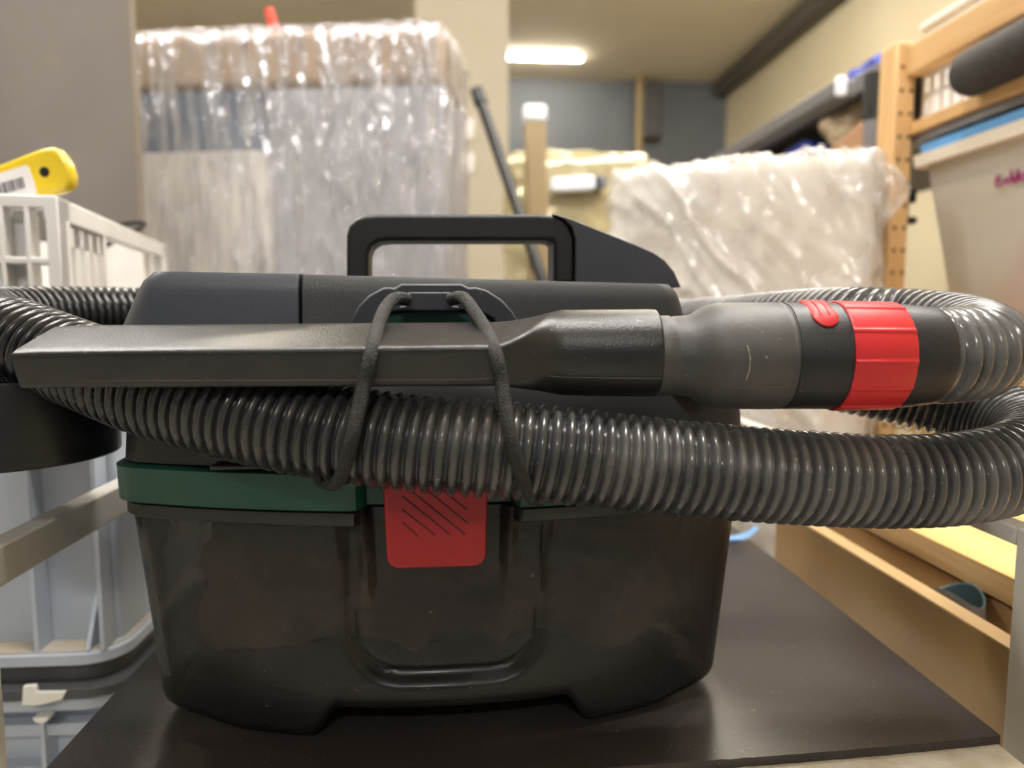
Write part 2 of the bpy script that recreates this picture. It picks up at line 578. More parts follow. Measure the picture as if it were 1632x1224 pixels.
# ================================================================== VACUUM CLEANER
VO = (-0.0375, 0.408)
VR = R(5.7)
vac = thing('vacuum_cleaner', 'black and green wet dry vacuum cleaner with red latch and carry handle', 'vacuum', W((VO[0], VO[1], 0)), YAW + VR)


def V(u, v, yp):
    """pixel on the vacuum's own plane y=yp -> (x, z) there"""
    a, y, w = ray(u, v)
    c, s = math.cos(VR), math.sin(VR)
    dx, dy = a * c + y * s, -a * s + y * c
    ox, oy = -VO[0] * c - VO[1] * s, VO[0] * s - VO[1] * c
    t = (yp - oy) / dy
    return (ox + dx * t, CH + w * t)


def plan(x0, x1, yf, yb, rc, bow, n=260):
    """rounded rectangle with a bowed front, dense along the front, starting at the back"""
    pts = []
    w, d = x1 - x0, yb - yf

    def arc(cx_, cy_, a0, a1, k):
        return [(cx_ + rc * math.cos(R(a0 + (a1 - a0) * i / k)), cy_ + rc * math.sin(R(a0 + (a1 - a0) * i / k))) for i in range(k + 1)]
    seq = []
    seq += arc(x0 + rc, yb - rc, 90, 180, 8)
    seq += [(x0, yb - rc + (yf - yb + 2 * rc) * i / 8) for i in range(1, 8)]
    seq += arc(x0 + rc, yf + rc, 180, 270, 16)
    m = 150
    seq += [(x0 + rc + (w - 2 * rc) * i / m, yf) for i in range(1, m)]
    seq += arc(x1 - rc, yf + rc, 270, 360, 16)
    seq += [(x1, yf + rc + (d - 2 * rc) * i / 8) for i in range(1, 8)]
    seq += arc(x1 - rc, yb - rc, 0, 90, 8)
    mid, hw = (x0 + x1) / 2, w / 2
    for x, y in seq:
        k = max(0.0, 1 - ((x - mid) / hw) ** 2)
        f = smooth01((yf + 0.08 - y) / 0.08)
        pts.append((x, y - bow * k * f))
    return pts


def zbot(x, y):
    ax = abs(x - 0.002)
    if y > 0.06:
        return 0.004
    k = smooth01((ax - 0.062) / 0.016)
    z = 0.019 * (1 - k) + 0.002 * k
    return z + 0.006 * smooth01((ax - 0.11) / 0.05)


def uinset(x, z):
    """depth of the U-shaped front panel of the tank"""
    tz = (z - 0.035) / 0.095
    w = 0.0505 + 0.007 * tz
    cxx = -0.001
    r = 0.026
    zb = 0.035
    qx, qz = abs(x - cxx) - (w - r), (zb + r) - z
    sd = (math.hypot(max(qx, 0), max(qz, 0)) + min(max(qx, qz), 0)) - r
    d = 0.0058 * smooth01(0.5 - sd / 0.007)
    # rim groove just inside
    d += 0.0012 * math.exp(-((sd + 0.004) / 0.0016) ** 2)
    # ridges beside the latch
    wr = 0.034 + 0.006 * tz
    k = smooth01((z - 0.045) / 0.05)
    d -= 0.0032 * math.exp(-((abs(x + 0.0055) - wr) / 0.0028) ** 2) * k
    d += 0.004 * smooth01((wr - 0.002 - abs(x + 0.0055)) / 0.004) * k
    return d


rings = []
NL = 70
for i in range(NL + 1):
    t_ = i / NL
    hw = 0.1640 + 0.0110 * t_
    base = plan(-hw, hw, -0.003 - 0.004 * t_, 0.235 + 0.008 * t_, 0.014, 0.038)
    ring = []
    for x, y in base:
        zb = zbot(x, y)
        z = zb + (0.129 - zb) * t_
        edge = 1.0
        if t_ < 0.06:
            q = 1 - t_ / 0.06
            sc = 1 - 0.012 * q * q
            x2, y2 = x * sc, y + (0.004 * q * q if y < 0.05 else 0)
        else:
            x2, y2 = x, y
        if y < 0.02 and abs(x) < 0.09:
            y2 += uinset(x, z) * (smooth01(t_ / 0.05))
        ring.append((x2, y2, z))
    rings.append(ring)
g = G()
inner = [(x * 0.95, (y - 0.1) * 0.95 + 0.1, 0.021) for x, y, z in rings[0]]
g.loft([inner] + rings + [[(x * 0.96, (y - 0.1) * 0.96 + 0.1, z) for x, y, z in rings[-1]]], caps=True)
tag(g.build('tank', m_tank, vac, smooth=45), 'smoked translucent dark dust tank')
# paper bag inside the tank
g = lumpy_box(0.30, 0.20, 0.088, 22, 0.03, 0.012, (22, 22, 22), 3.3)
o = g.build('filter_bag', m_bag, vac, smooth=60)
o.location = (0, 0.105, 0.028)
# rim of the tank
hw = 0.1765
p = plan(-hw, hw, -0.0085, 0.2445, 0.014, 0.038)


def notch(pts, depth, w=0.043):
    return [(x, y + (depth * smooth01((w - abs(x + 0.0045)) / 0.006) if y < 0.02 else 0)) for x, y in pts]


def ringz(pts, z, dx=0.0):
    return [(x * (1 + dx), (y - 0.1) * (1 + dx) + 0.1, z) for x, y in pts]


p0 = notch(p, 0.012)
G().loft([ringz(p0, 0.1215, -0.004), ringz(p0, 0.1225, 0.002), ringz(p0, 0.1285, 0.002), ringz(p0, 0.1295, -0.006)]).build('tank_rim', m_rubber, vac, smooth=45)
# green band
hw = 0.1800
p1 = notch(plan(-hw, hw, -0.0105, 0.2465, 0.014, 0.038), 0.013)
G().loft([ringz(p1, 0.1298, -0.008), ringz(p1, 0.1306, 0), ringz(p1, 0.1490, 0.003), ringz(p1, 0.1500, -0.006)]).build('green_band', m_green, vac, smooth=45)
# head, lower part
hw = 0.1775
p2 = plan(-hw, hw, -0.0080, 0.2435, 0.016, 0.034)
G().loft([ringz(p2, 0.1502, -0.012), ringz(p2, 0.1512, 0), ringz(p2, 0.172, -0.008), ringz(p2, 0.19, -0.03), ringz(p2, 0.2, -0.08)]).build('head', m_head, vac, smooth=45)
# thin rib line above the band at the left
G().box((-0.118, -0.0435, 0.1525), (-0.066, -0.030, 0.1545)).build('rib', m_head, vac, bevel=0.0006)

# upper housing (right) and battery (left)
xb = -0.0768


def block(x0b, x1b, x0t, x1t, yfb, yft, yb, z0, z1l, z1r, rc, name, mat, flat_left=False, flat_right=False, bow=0.004):
    rg = []
    K = 14
    for i in range(K + 1):
        t_ = i / K
        x0, x1 = x0b + (x0t - x0b) * t_, x1b + (x1t - x1b) * t_
        yf = yfb + (yft - yfb) * t_
        q = max(0.0, (t_ - 0.86) / 0.14)
        ins = 0.0028 * (1 - math.sqrt(max(0.0, 1 - q * q)))
        ring = []
        for x, y in plan(0, 1, 0, 1, 0.5, 0, 10)[:0]:
            pass

        def corner(cx_, cy_, a0, a1, r, k=8):
            return [(cx_ + r * math.cos(R(a0 + (a1 - a0) * j / k)), cy_ + r * math.sin(R(a0 + (a1 - a0) * j / k))) for j in range(k + 1)]
        xl, xr, ya, yz = x0 + (0 if flat_left else ins), x1 - (0 if flat_right else ins), yf + ins, yb - ins
        rl, rr_ = (0.001 if flat_left else rc), (0.001 if flat_right else rc)
        pts = corner(xl + rl, yz - rl, 90, 180, rl) + corner(xl + rl, ya + rl, 180, 270, rl)
        m = 40
        pts += [(xl + rl + (xr - xl - rl - rr_) * j / m, ya) for j in range(1, m)]
        pts += corner(xr - rr_, ya + rr_, 270, 360, rr_) + corner(xr - rr_, yz - rr_, 0, 90, rr_)
        for x, y in pts:
            z1 = z1l + (z1r - z1l) * (x - x0t) / (x1t - x0t)
            ring.append((x, y, z0 + (z1 - z0) * t_))
        rg.append(ring)
    return G().loft(rg).build(name, mat, vac, smooth=40)


block(xb + 0.0005, 0.148, xb + 0.0005, 0.1315, -0.0215, -0.013, 0.215, 0.185, 0.2510, 0.2465, 0.012, 'upper_housing', m_head, flat_left=True)
block(-0.187, xb - 0.0007, -0.1590, xb - 0.0007, -0.0215, -0.014, 0.16, 0.185, 0.2522, 0.2512, 0.014, 'battery_pack', m_batt, flat_right=True)

# handle: arch plus fin, traced outline given its own depth
YH = 0.06
arch_out = [(552, 446), (552, 375), (556, 361), (565, 350), (580, 343), (600, 341), (860, 341), (880, 343), (897, 350), (908, 362), (914, 380), (915, 452)]
arch_in = [(883, 452), (883, 388), (879, 383), (620, 383), (603, 385), (592, 392), (587, 405), (587, 446)]
G().prism([V(u, v, YH) for u, v in arch_out + arch_in], YH, YH + 0.030, 'y').build('handle', m_rubber, vac, bevel=0.0025, seg=3)
fin = [(880, 341), (905, 347), (960, 369), (1010, 389), (1042, 403), (1060, 416), (1074, 433), (1085, 458), (916, 458), (917, 380), (911, 362), (899, 350)]
G().prism([V(u, v, YH) for u, v in fin], YH - 0.001, YH + 0.032, 'y').build('handle_fin', m_fin, vac, bevel=0.0025, seg=3)

# cord hook: arched collar, tab and green inset
YK = -0.017
arc_o = [(560, 530), (563, 508), (573, 488), (590, 471), (612, 459), (622, 458), (630, 460), (640, 453), (735, 453), (746, 459), (757, 458), (775, 463), (798, 478), (815, 496), (826, 515), (828, 530)]
arc_i = [(790, 530), (785, 508), (765, 498), (735, 494.5), (690, 493.5), (650, 494.5), (622, 498), (605, 508), (598, 530)]
G().prism([V(u, v, YK) for u, v in arc_o + arc_i], YK - 0.007, YK + 0.012, 'y').build('cord_hook', m_hook, vac, bevel=0.0012)
tb = [(638, 496), (638, 488), (647, 488), (650, 466), (718, 466), (721, 488), (731, 488), (731, 496)]
G().prism([V(u, v, YK - 0.01) for u, v in tb], YK - 0.016, YK - 0.004, 'y').build('hook_tab', m_hook, vac, bevel=0.0009)
gi = [(600, 530), (606, 508), (624, 498), (690, 494), (765, 498), (784, 508), (788, 530)]
G().prism([V(u, v, YK) for u, v in gi], YK - 0.003, YK + 0.008, 'y').build('green_inset', m_green, vac, bevel=0.0006)

# red latch
YL = -0.049
lx0, lx1, lz0, lz1 = -0.0325, 0.0205, 0.1003, 0.1505
latch_rings = []
pl = []
rr = 0.0065
for cx_, cz_, a0 in ((lx1 - rr - 0.0012, lz0 + rr, -90), (lx1 - 0.002, lz1 - 0.002, 0), (lx0 + 0.002, lz1 - 0.002, 90), (lx0 + rr + 0.0012, lz0 + rr, 180)):
    r_ = rr if cz_ < 0.12 else 0.002
    for k in range(7):
        a_ = R(a0 + 90 * k / 6)
        pl.append((cx_ + r_ * math.cos(a_), cz_ + r_ * math.sin(a_)))
latch = G().prism(pl, YL, YL + 0.011, 'y').build('latch', m_red, vac, bevel=0.0016, seg=3)
for (u0, v0), (u1, v1) in (((641, 832), (666, 855)), ((641, 812), (693, 853)), ((641, 791), (717, 852)), ((641, 771), (741, 852)), ((661, 766), (744, 833)), ((686, 766), (744, 813)), ((712, 770), (744, 793))):
    a, b = V(u0, v0, YL), V(u1, v1, YL)
    A, B = Vector((a[0], YL + 0.0001, a[1])), Vector((b[0], YL + 0.0001, b[1]))
    G().tube([A, B], 0.0005, 8).build('groove', m_groove, latch)

# feet pads
for x, y in ((-0.088, -0.012), (0.092, -0.012), (-0.09, 0.21), (0.09, 0.21)):
    G().lathe_z([(0.0, 0.005), (0.0, 0.008), (0.006, 0.008), (0.006, 0.002)], (x, y), 20, True).build('foot', m_coup, vac)

# accessory cup on the left side
c_, s_ = math.cos(-VR), math.sin(-VR)
ax, ay = -0.290 - VO[0], 0.412 - VO[1]
hc = (ax * c_ - ay * s_, ax * s_ + ay * c_)
o = G().lathe_z([(0.149, 0.030), (0.1485, 0.0555), (0.1495, 0.0565), (0.193, 0.0575), (0.1945, 0.057), (0.1945, 0.0545), (0.193, 0.054), (0.154, 0.053), (0.153, 0.030)], hc, 64, False)
n_ = 64
o.f.append(tuple(range(n_)))
o.f.append(tuple(8 * n_ + k for k in range(n_)))
o.build('accessory_cup', m_cup, vac, smooth=35)


# elastic cord holding nozzle and hose
def vac_local(p):
    x, y, z = p[0] - VO[0], p[1] - VO[1], p[2]
    return (x * c_ - y * s_, x * s_ + y * c_, z)


cordL = [(650, 477, 0.368), (630, 476, 0.362), (614, 492, 0.352), (603, 520, 0.338), (592, 563, 0.3185), (580, 615, 0.316), (565, 680, 0.3095), (553, 730, 0.311), (543, 760, 0.322), (530, 772, 0.338), (516, 768, 0.352), (510, 764, 0.362)]
cordR = [(718, 477, 0.372), (738, 475, 0.366), (758, 500, 0.352), (776, 530, 0.338), (790, 563, 0.3195), (800, 615, 0.317), (810, 680, 0.311), (825, 740, 0.312), (838, 775, 0.320), (848, 793, 0.335), (857, 797, 0.352), (865, 795, 0.366)]
for pts in (cordL, cordR):
    P = spline([vac_local(at(*q)) for q in pts], 10)
    G().tube(P, 0.0033, 14).build('elastic_cord', m_cord, vac)

# ================================================================== CREVICE NOZZLE
AX_Y, AX_Z = 0.352, 0.2095
NB = Vector((-0.08, 0.35, 0.19))
noz = thing('crevice_nozzle', 'long black crevice nozzle lying across the front of the vacuum', 'nozzle', W(NB), YAW)


def section(x, yc, zc, hy, hz, roll, e, n=48):
    out = []
    for k in range(n):
        a = 2 * math.pi * k / n
        ca, sa = math.cos(a), math.sin(a)
        py = hy * math.copysign(abs(ca) ** (2 / e), ca)
        pz = hz * math.copysign(abs(sa) ** (2 / e), sa)
        c2, s2 = math.cos(roll), math.sin(roll)
        out.append((x - NB.x, yc + py * c2 - pz * s2 - NB.y, zc + py * s2 + pz * c2 - NB.z))
    return out


rings = []
XS = [(-0.2165, 0.333, 0.2105, 0.016, 0.0065, 19, 8), (-0.2178, 0.333, 0.2105, 0.0185, 0.0088, 19, 9)]
for i in range(1, 22):
    t_ = i / 21
    XS.append((-0.2178 + 0.209 * t_, 0.333 + 0.007 * t_, 0.2108 + 0.0008 * t_, 0.0188, 0.0090 + 0.0014 * t_, 19 - 2 * t_, 9))
for i in range(1, 15):
    t_ = i / 14
    q = smooth01(t_)
    XS.append((-0.0088 + 0.035 * t_, 0.340 + (AX_Y - 0.340) * q, 0.2116 - 0.0005 * q, 0.0188 + 0.0022 * q, 0.0104 + (0.0208 - 0.0104) * q, 17 * (1 - q), 9 + (2 - 9) * smooth01(t_ * 1.2)))
XS += [(0.045, AX_Y, AX_Z + 0.0014, 0.0211, 0.0211, 0, 2), (0.066, AX_Y, AX_Z + 0.0014, 0.0213, 0.0213, 0, 2), (0.0693, AX_Y, AX_Z + 0.0014, 0.0211, 0.0211, 0, 2), (0.0703, AX_Y, AX_Z + 0.001, 0.0202, 0.0202, 0, 2), (0.0703, AX_Y, AX_Z, 0.018, 0.018, 0, 2)]
rings = [section(x, y, z, hy, hz, R(r), e) for x, y, z, hy, hz, r, e in XS]
G().loft(rings).build('nozzle_body', m_nozzle, noz, smooth=40)
# moulding seam along the front
g = G()
P = []
for x, y, z, hy, hz, r, e in XS[2:-2]:
    k = smooth01((x + 0.02) / 0.05)
    yy = (y - hy * math.cos(R(r)) + 0.0022) * (1 - k) + (y - hy * 0.86) * k
    zz = 0.2005 * (1 - k) + (z - hz * 0.5) * k
    P.append((x - NB.x, yy - NB.y - 0.0005, zz - NB.z))
G().tube(P, 0.0002, 6).build('mould_seam', m_seam, noz)
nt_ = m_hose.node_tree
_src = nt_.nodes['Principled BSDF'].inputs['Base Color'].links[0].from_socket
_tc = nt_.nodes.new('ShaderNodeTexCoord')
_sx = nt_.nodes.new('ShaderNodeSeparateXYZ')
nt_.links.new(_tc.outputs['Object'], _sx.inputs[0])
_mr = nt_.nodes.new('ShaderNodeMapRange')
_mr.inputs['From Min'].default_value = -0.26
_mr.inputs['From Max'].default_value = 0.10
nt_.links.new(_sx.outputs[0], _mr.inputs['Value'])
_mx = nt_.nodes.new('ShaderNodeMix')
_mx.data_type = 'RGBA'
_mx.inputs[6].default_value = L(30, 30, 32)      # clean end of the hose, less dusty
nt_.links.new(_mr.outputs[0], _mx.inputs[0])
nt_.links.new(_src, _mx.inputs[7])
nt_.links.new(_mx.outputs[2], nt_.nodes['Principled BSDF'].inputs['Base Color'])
# ================================================================== SUCTION HOSE
HB = Vector((0.05, 0.40, 0.15))
hose = thing('suction_hose', 'grey ribbed suction hose wound around the vacuum with black and red coupling', 'hose', W(HB), YAW)
ctrl = [(0.196, 0.352, 0.2095), (0.210, 0.353, 0.2095), (0.232, 0.361, 0.2105), (0.2485, 0.383, 0.2135), (0.2525, 0.411, 0.2180), (0.2430, 0.440, 0.2215), (0.2220, 0.462, 0.2235), (0.206, 0.500, 0.2240), (0.185, 0.55, 0.222),
        (0.165, 0.62, 0.220), (0.125, 0.69, 0.218), (0.04, 0.725, 0.216), (-0.10, 0.715, 0.218), (-0.20, 0.675, 0.222), (-0.275, 0.615, 0.227), (-0.335, 0.545, 0.227), (-0.352, 0.485, 0.224), (-0.325, 0.435, 0.220), (-0.280, 0.402, 0.2165),
        (-0.232, 0.383, 0.204), (-0.185, 0.366, 0.191), (-0.135, 0.352, 0.181), (-0.085, 0.342, 0.173), (-0.037, 0.338, 0.168), (0.011, 0.339, 0.164), (0.060, 0.343, 0.158), (0.125, 0.349, 0.151), (0.188, 0.355, 0.1465),
        (0.236, 0.362, 0.1475), (0.277, 0.380, 0.1530), (0.300, 0.412, 0.1600), (0.296, 0.446, 0.1670), (0.270, 0.470, 0.1760), (0.234, 0.482, 0.1850), (0.195, 0.486, 0.1930), (0.150, 0.488, 0.197), (0.115, 0.490, 0.197)]
pitch = 0.0062
STEP = pitch / 12
path = resample(spline(ctrl, 24), STEP)
NS = 36
RO, RI = 0.0236, 0.0198
pts = [p - HB for p in path]
g = G()
rings = []
t0 = (pts[1] - pts[0]).normalized()
nrm = Vector((0, 0, 1))
prof = {}
for i, p in enumerate(pts):
    t = (pts[min(i + 1, len(pts) - 1)] - pts[max(i - 1, 0)]).normalized()
    nrm = (nrm - t * nrm.dot(t)).normalized()
    bi = t.cross(nrm)
    s = i * STEP
    ring = []
    for k in range(NS):
        a = 2 * math.pi * k / NS
        ph = (s / pitch + k / NS) % 1.0
        # round bulge over most of the pitch, a narrow valley between
        q = abs(ph - 0.5) / 0.5
        r = RI + (RO - RI) * (math.sqrt(max(0.0, 1 - (q / 0.80) ** 2)) if q < 0.80 else 0.0)
        ring.append(p + (nrm * math.cos(a) + bi * math.sin(a)) * r)
    rings.append(ring)
g.loft(rings, caps=True)
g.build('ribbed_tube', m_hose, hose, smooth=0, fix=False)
hose.children[0].data.shade_smooth()

c = (AX_Y - HB.y, AX_Z - HB.z)
hx = -HB.x
G().lathe_x([(0.0690 + hx, 0.016), (0.0690 + hx, 0.0190), (0.0705 + hx, 0.0196), (0.076 + hx, 0.0196), (0.0772 + hx, 0.0190), (0.0785 + hx, 0.0193), (0.083 + hx, 0.0196), (0.0870 + hx, 0.0204), (0.0915 + hx, 0.0232), (0.0955 + hx, 0.0251), (0.100 + hx, 0.0258),
             (0.115 + hx, 0.0260), (0.1275 + hx, 0.0260), (0.1288 + hx, 0.0256), (0.1298 + hx, 0.0260), (0.1308 + hx, 0.0255), (0.1318 + hx, 0.0253), (0.1318 + hx, 0.02)], c, 64).build('coupling', m_coup, hose, smooth=40)
G().lathe_x([(0.1315 + hx, 0.02), (0.1315 + hx, 0.0258), (0.1325 + hx, 0.0259), (0.157 + hx, 0.0259), (0.184 + hx, 0.0255), (0.192 + hx, 0.0250), (0.200 + hx, 0.0240), (0.2045 + hx, 0.0234), (0.206 + hx, 0.0225), (0.206 + hx, 0.0195)], c, 64).build('cuff', m_cuff, hose, smooth=40)


def bandrf(x, a):
    d = 0.0
    for deg in (120, 150, 182, 212, 240, 62, 0, 300):
        dd = abs((math.degrees(a) - deg + 180) % 360 - 180)
        if dd < 2.0:
            d += 0.0006
    return d


G().lathe_x([(0.1555 + hx, 0.0250), (0.1555 + hx, 0.0264), (0.1562 + hx, 0.0268), (0.1835 + hx, 0.0263), (0.1842 + hx, 0.0259), (0.1842 + hx, 0.0248)], c, 180, bandrf).build('red_band', m_redp, hose, smooth=30)
# red button: rounded patch on the top front of the cuff
rings = []
NU, NV = 20, 12
bx0, bx1 = 0.1385, 0.1505
for lay, off in ((0, 0.0262), (1, 0.0268)):
    pass
g = G()
th0, th1 = R(88), R(146)     # angle from +y (away) over the top to the front
vs = []
outl = []
K = 12
for k in range(2 * K):
    if k < K:
        a_ = math.pi * k / (K - 1)
        px, pt = bx0 + (bx1 - bx0) * (0.5 + 0.5 * math.cos(a_)), th1 - R(14) + R(14) * math.sin(a_)
    else:
        a_ = math.pi * (k - K) / (K - 1)
        px, pt = bx0 + (bx1 - bx0) * (0.5 - 0.5 * math.cos(a_)), th0 + R(8) - R(8) * math.sin(a_)
    outl.append((px, pt))


def cyl(px, pt, r):
    return (px + hx, c[0] + r * math.cos(pt), c[1] + r * math.sin(pt))


cxm, ctm = (bx0 + bx1) / 2, (th0 + th1) / 2
rg = []
for sc, r in ((1.0, 0.0255), (1.0, 0.0267), (0.9, 0.0272), (0.6, 0.0272), (0.3, 0.0272), (0.05, 0.0272)):
    rg.append([cyl(cxm + (px - cxm) * sc, ctm + (pt - ctm) * sc, r) for px, pt in outl])
btn = g.loft(rg).build('release_button', m_redp, hose, smooth=40)
for dx in (-0.0022, 0.0018):
    G().tube([cyl(cxm + dx, th0 + R(16) + (th1 - th0 - R(30)) * k / 8, 0.0272) for k in range(9)], 0.0004, 8).build('button_ridge', m_redp, btn)
# seam and scuff on the coupling
G().tube([(0.0875 + hx + 0.04 * k / 8, c[0] - 0.0262 * math.cos(R(-30)), c[1] + 0.0262 * math.sin(R(-30))) for k in range(3, 9)], 0.00018, 6).build('mould_seam', m_seam, hose)
sc = []
for k in range(40):
    t_ = k / 39
    an = R(180 - 14 + 36 * t_)
    sc.append((0.1065 + hx + 0.0013 * math.sin(3.0 * t_) + 0.0005 * noise.noise(Vector((t_ * 30, 0, 0))), c[0] + 0.0260 * math.cos(an), c[1] + 0.0260 * math.sin(an)))
G().tube(sc, [0.00025 + 0.00045 * abs(noise.noise(Vector((k * 0.9, 3, 0)))) for k in range(40)], 6).build('scuff', m_scratch, hose)

# ================================================================== WOODEN BOX AND SHELF AT THE RIGHT
wb = thing('wooden_box', 'long low plywood box standing beside the board on the right', 'box', (0.36, 0.49, T - 0.10))


def wl(x, y, z):
    return (x - 0.36, y - 0.49, z + 0.10)


G().box(wl(0.3265, 0.26, -0.10), wl(0.3405, 0.715, 0.0295)).build('side_panel', m_plyside, wb, bevel=0.0008)
G().box(wl(0.3265, 0.26, 0.0295), wl(0.3405, 0.715, 0.0305)).build('panel_edge', m_plyedge, wb)
G().box(wl(0.377, 0.26, -0.10), wl(0.391, 0.715, 0.027)).build('side_panel', m_ply, wb, bevel=0.0008)
G().box(wl(0.3405, 0.26, -0.10), wl(0.377, 0.715, -0.09)).build('bottom', m_ply, wb)
G().box(wl(0.3405, 0.701, -0.09), wl(0.377, 0.715, 0.027)).build('end_panel', m_ply, wb, bevel=0.0008)
G().box(wl(0.3405, 0.26, -0.09), wl(0.377, 0.274, 0.027)).build('end_panel', m_ply, wb, bevel=0.0008)
# stand under it: pine base unit on the floor
st = thing('pine_stand', 'low pine stand on the floor under the plywood box', 'stand', (0.45, 0.50, 0))
G().box((-0.12, -0.24, T - 0.13), (0.16, 0.40, T - 0.1005)).build('top_board', m_pineY, st)
for x in (-0.115, 0.11):
    for y in (-0.23, 0.35):
        G().box((x, y, 0), (x + 0.044, y + 0.044, T - 0.13)).build('leg', m_pine, st)
ps = thing('plywood_shelf', 'pale plywood sheet lying on the box at the right edge', 'board', (0.62, 0.5, T + 0.0315))
G().box((0.373 - 0.62, -0.28, 0), (-0.01, 0.38, 0.019)).build('plywood_core', m_plyedge, ps)
G().box((0.373 - 0.62, -0.28, 0.019), (-0.01, 0.38, 0.0195)).build('plywood_face', m_plytop, ps)
sup = thing('pine_block', 'pine block under the plywood sheet', 'block', (0.56, 0.5, T - 0.1005))
G().box((-0.02, -0.2, 0), (0.02, 0.3, 0.132)).build('block', m_pineY, sup)

# grey felt pouch in the box gap
a = W(at(1512, 940, 0.505))
pc = thing('felt_pouch', 'small grey felt pouch with open dark top in the plywood box', 'pouch', (0.3588, a.y, T - 0.09))
rg = []
for z, sx, sy in ((0, 0.010, 0.013), (0.002, 0.012, 0.016), (0.06, 0.0135, 0.018), (0.110, 0.0150, 0.0195), (0.119, 0.0145, 0.019)):
    rg.append([(sx * math.cos(q), sy * math.sin(q), z + (0.004 * math.sin(q * 2 + 1) if z > 0.1 else 0)) for q in (2 * math.pi * k / 28 for k in range(28))])
for z, sx, sy in ((0.1185, 0.0130, 0.0175), (0.08, 0.011, 0.015)):
    rg.append([(sx * math.cos(q), sy * math.sin(q), z + (0.004 * math.sin(q * 2 + 1) if z > 0.1 else 0)) for q in (2 * math.pi * k / 28 for k in range(28))])
G().loft(rg[:6]).v
gg = G().loft(rg[:5], caps=False)
gg.f.append(tuple(reversed(range(28))))
gg.build('pouch_body', m_pouch, pc, smooth=60)
gg = G().loft(rg[4:], caps=False)
gg.f.append(tuple(28 * 2 + k for k in range(28)))
gg.build('lining', m_pouchin, pc, smooth=60)

# ================================================================== PINE SHELF UNIT (right)
SH = thing('pine_shelf_unit', 'pine shelving unit with a drilled post along the right side', 'shelf', (0.78, 0.70, 0))


def sl(x, y, z):
    return (x - 0.78, y - 0.70, z + T)


pa_, pb_ = W(at(1419, 300, 1.06)), W(at(1449, 300, 1.06))
PX0, PX1, PY = pa_.x, pb_.x + 0.002, (pa_.y + pb_.y) / 2
ztop = at(1425, 66, 1.06).z
post = G().box(sl(PX0, PY, -T), sl(PX1, PY + 0.044, ztop)).build('post', m_pine, SH, bevel=0.003)
zz = ztop - 0.035
k = 0
while zz > -0.1:
    for xx in (PX0 + 0.009, PX1 - 0.006):
        if True:
            hole = G()
            hole.tube([sl(xx, PY - 0.0003, zz), sl(xx, PY + 0.004, zz)], 0.0032, 12)
            hole.build('peg_hole', m_peg, post)
            hh = post.children[-1] if post.children else None
    zz -= 0.032
    k += 1
G().box(sl(PX0, 0.2, -T), sl(PX1, 0.244, ztop)).build('post', m_pine, SH, bevel=0.003)
G().box(sl(1.12, PY, -T), sl(1.164, PY + 0.044, ztop)).build('post', m_pine, SH, bevel=0.003)
zr0 = at(1440, 122, 1.06).z
G().box(sl(PX1 - 0.014, 0.244, zr0), sl(PX1 + 0.010, PY, ztop - 0.006)).build('top_rail', m_pineY, SH, bevel=0.002)
zs = at(1452, 215, 1.06).z
G().box(sl(PX1 - 0.004, 0.2, zs), sl(1.12, PY + 0.03, zs + 0.018)).build('shelf_board', m_pineY, SH, bevel=0.002)
G().box(sl(PX1 + 0.003, 0.2, zs - 0.012), sl(1.12, PY + 0.03, zs - 0.001)).build('shelf_batten', m_steel, SH)
zs2 = 0.163
G().box(sl(PX1 - 0.004, 0.2, zs2), sl(1.12, PY + 0.03, zs2 + 0.018)).build('shelf_board', m_pineY, SH, bevel=0.002)
G().box(sl(PX1 + 0.004, 0.2, 0.06), sl(PX1 + 0.02, PY + 0.02, 0.15)).build('side_board', m_pineY, SH, bevel=0.002)
# black clamp on the post
cl_a = W(at(1463, 322, 1.08))
cp = thing('post_clamp', 'small black metal clamp on the drilled pine post', 'clamp', (PX1, PY + 0.022, cl_a.z - 0.02))
G().box((0.0005, -0.012, 0.018), (0.018, 0.012, 0.038)).build('upper_jaw', m_black, cp, bevel=0.002)
G().box((0.0005, -0.012, -0.012), (0.02, 0.012, -0.002)).build('lower_jaw', m_black, cp, bevel=0.002)
G().tube([(0.009, 0, -0.012), (0.009, 0, 0.02)], 0.005, 10).build('screw', m_chrome, cp)

# storage bin with blue lid
BX = PX1 - 0.003
zb0 = zs2 + 0.018
zl0 = at(1446, 268, 1.05).z
BY1, BY0 = PY - 0.004, 0.56
bn = thing('storage_bin', 'milky plastic storage bin with blue lid and purple handwriting on the pine shelf', 'bin', ((BX + 0.17), (BY0 + BY1) / 2, zb0 + T))
bxo, byo = BX + 0.17, (BY0 + BY1) / 2


def binring(z, ins, r=0.012):
    x0, x1, y0, y1 = BX + ins - bxo, BX + 0.34 - ins - bxo, BY0 + ins - byo, BY1 - ins - byo
    out = []
    for cx_, cy_, a0 in ((x1 - r, y0 + r, -90), (x1 - r, y1 - r, 0), (x0 + r, y1 - r, 90), (x0 + r, y0 + r, 180)):
        for k in range(7):
            a_ = R(a0 + 15 * k)
            out.append((cx_ + r * math.cos(a_), cy_ + r * math.sin(a_), z))
    return out


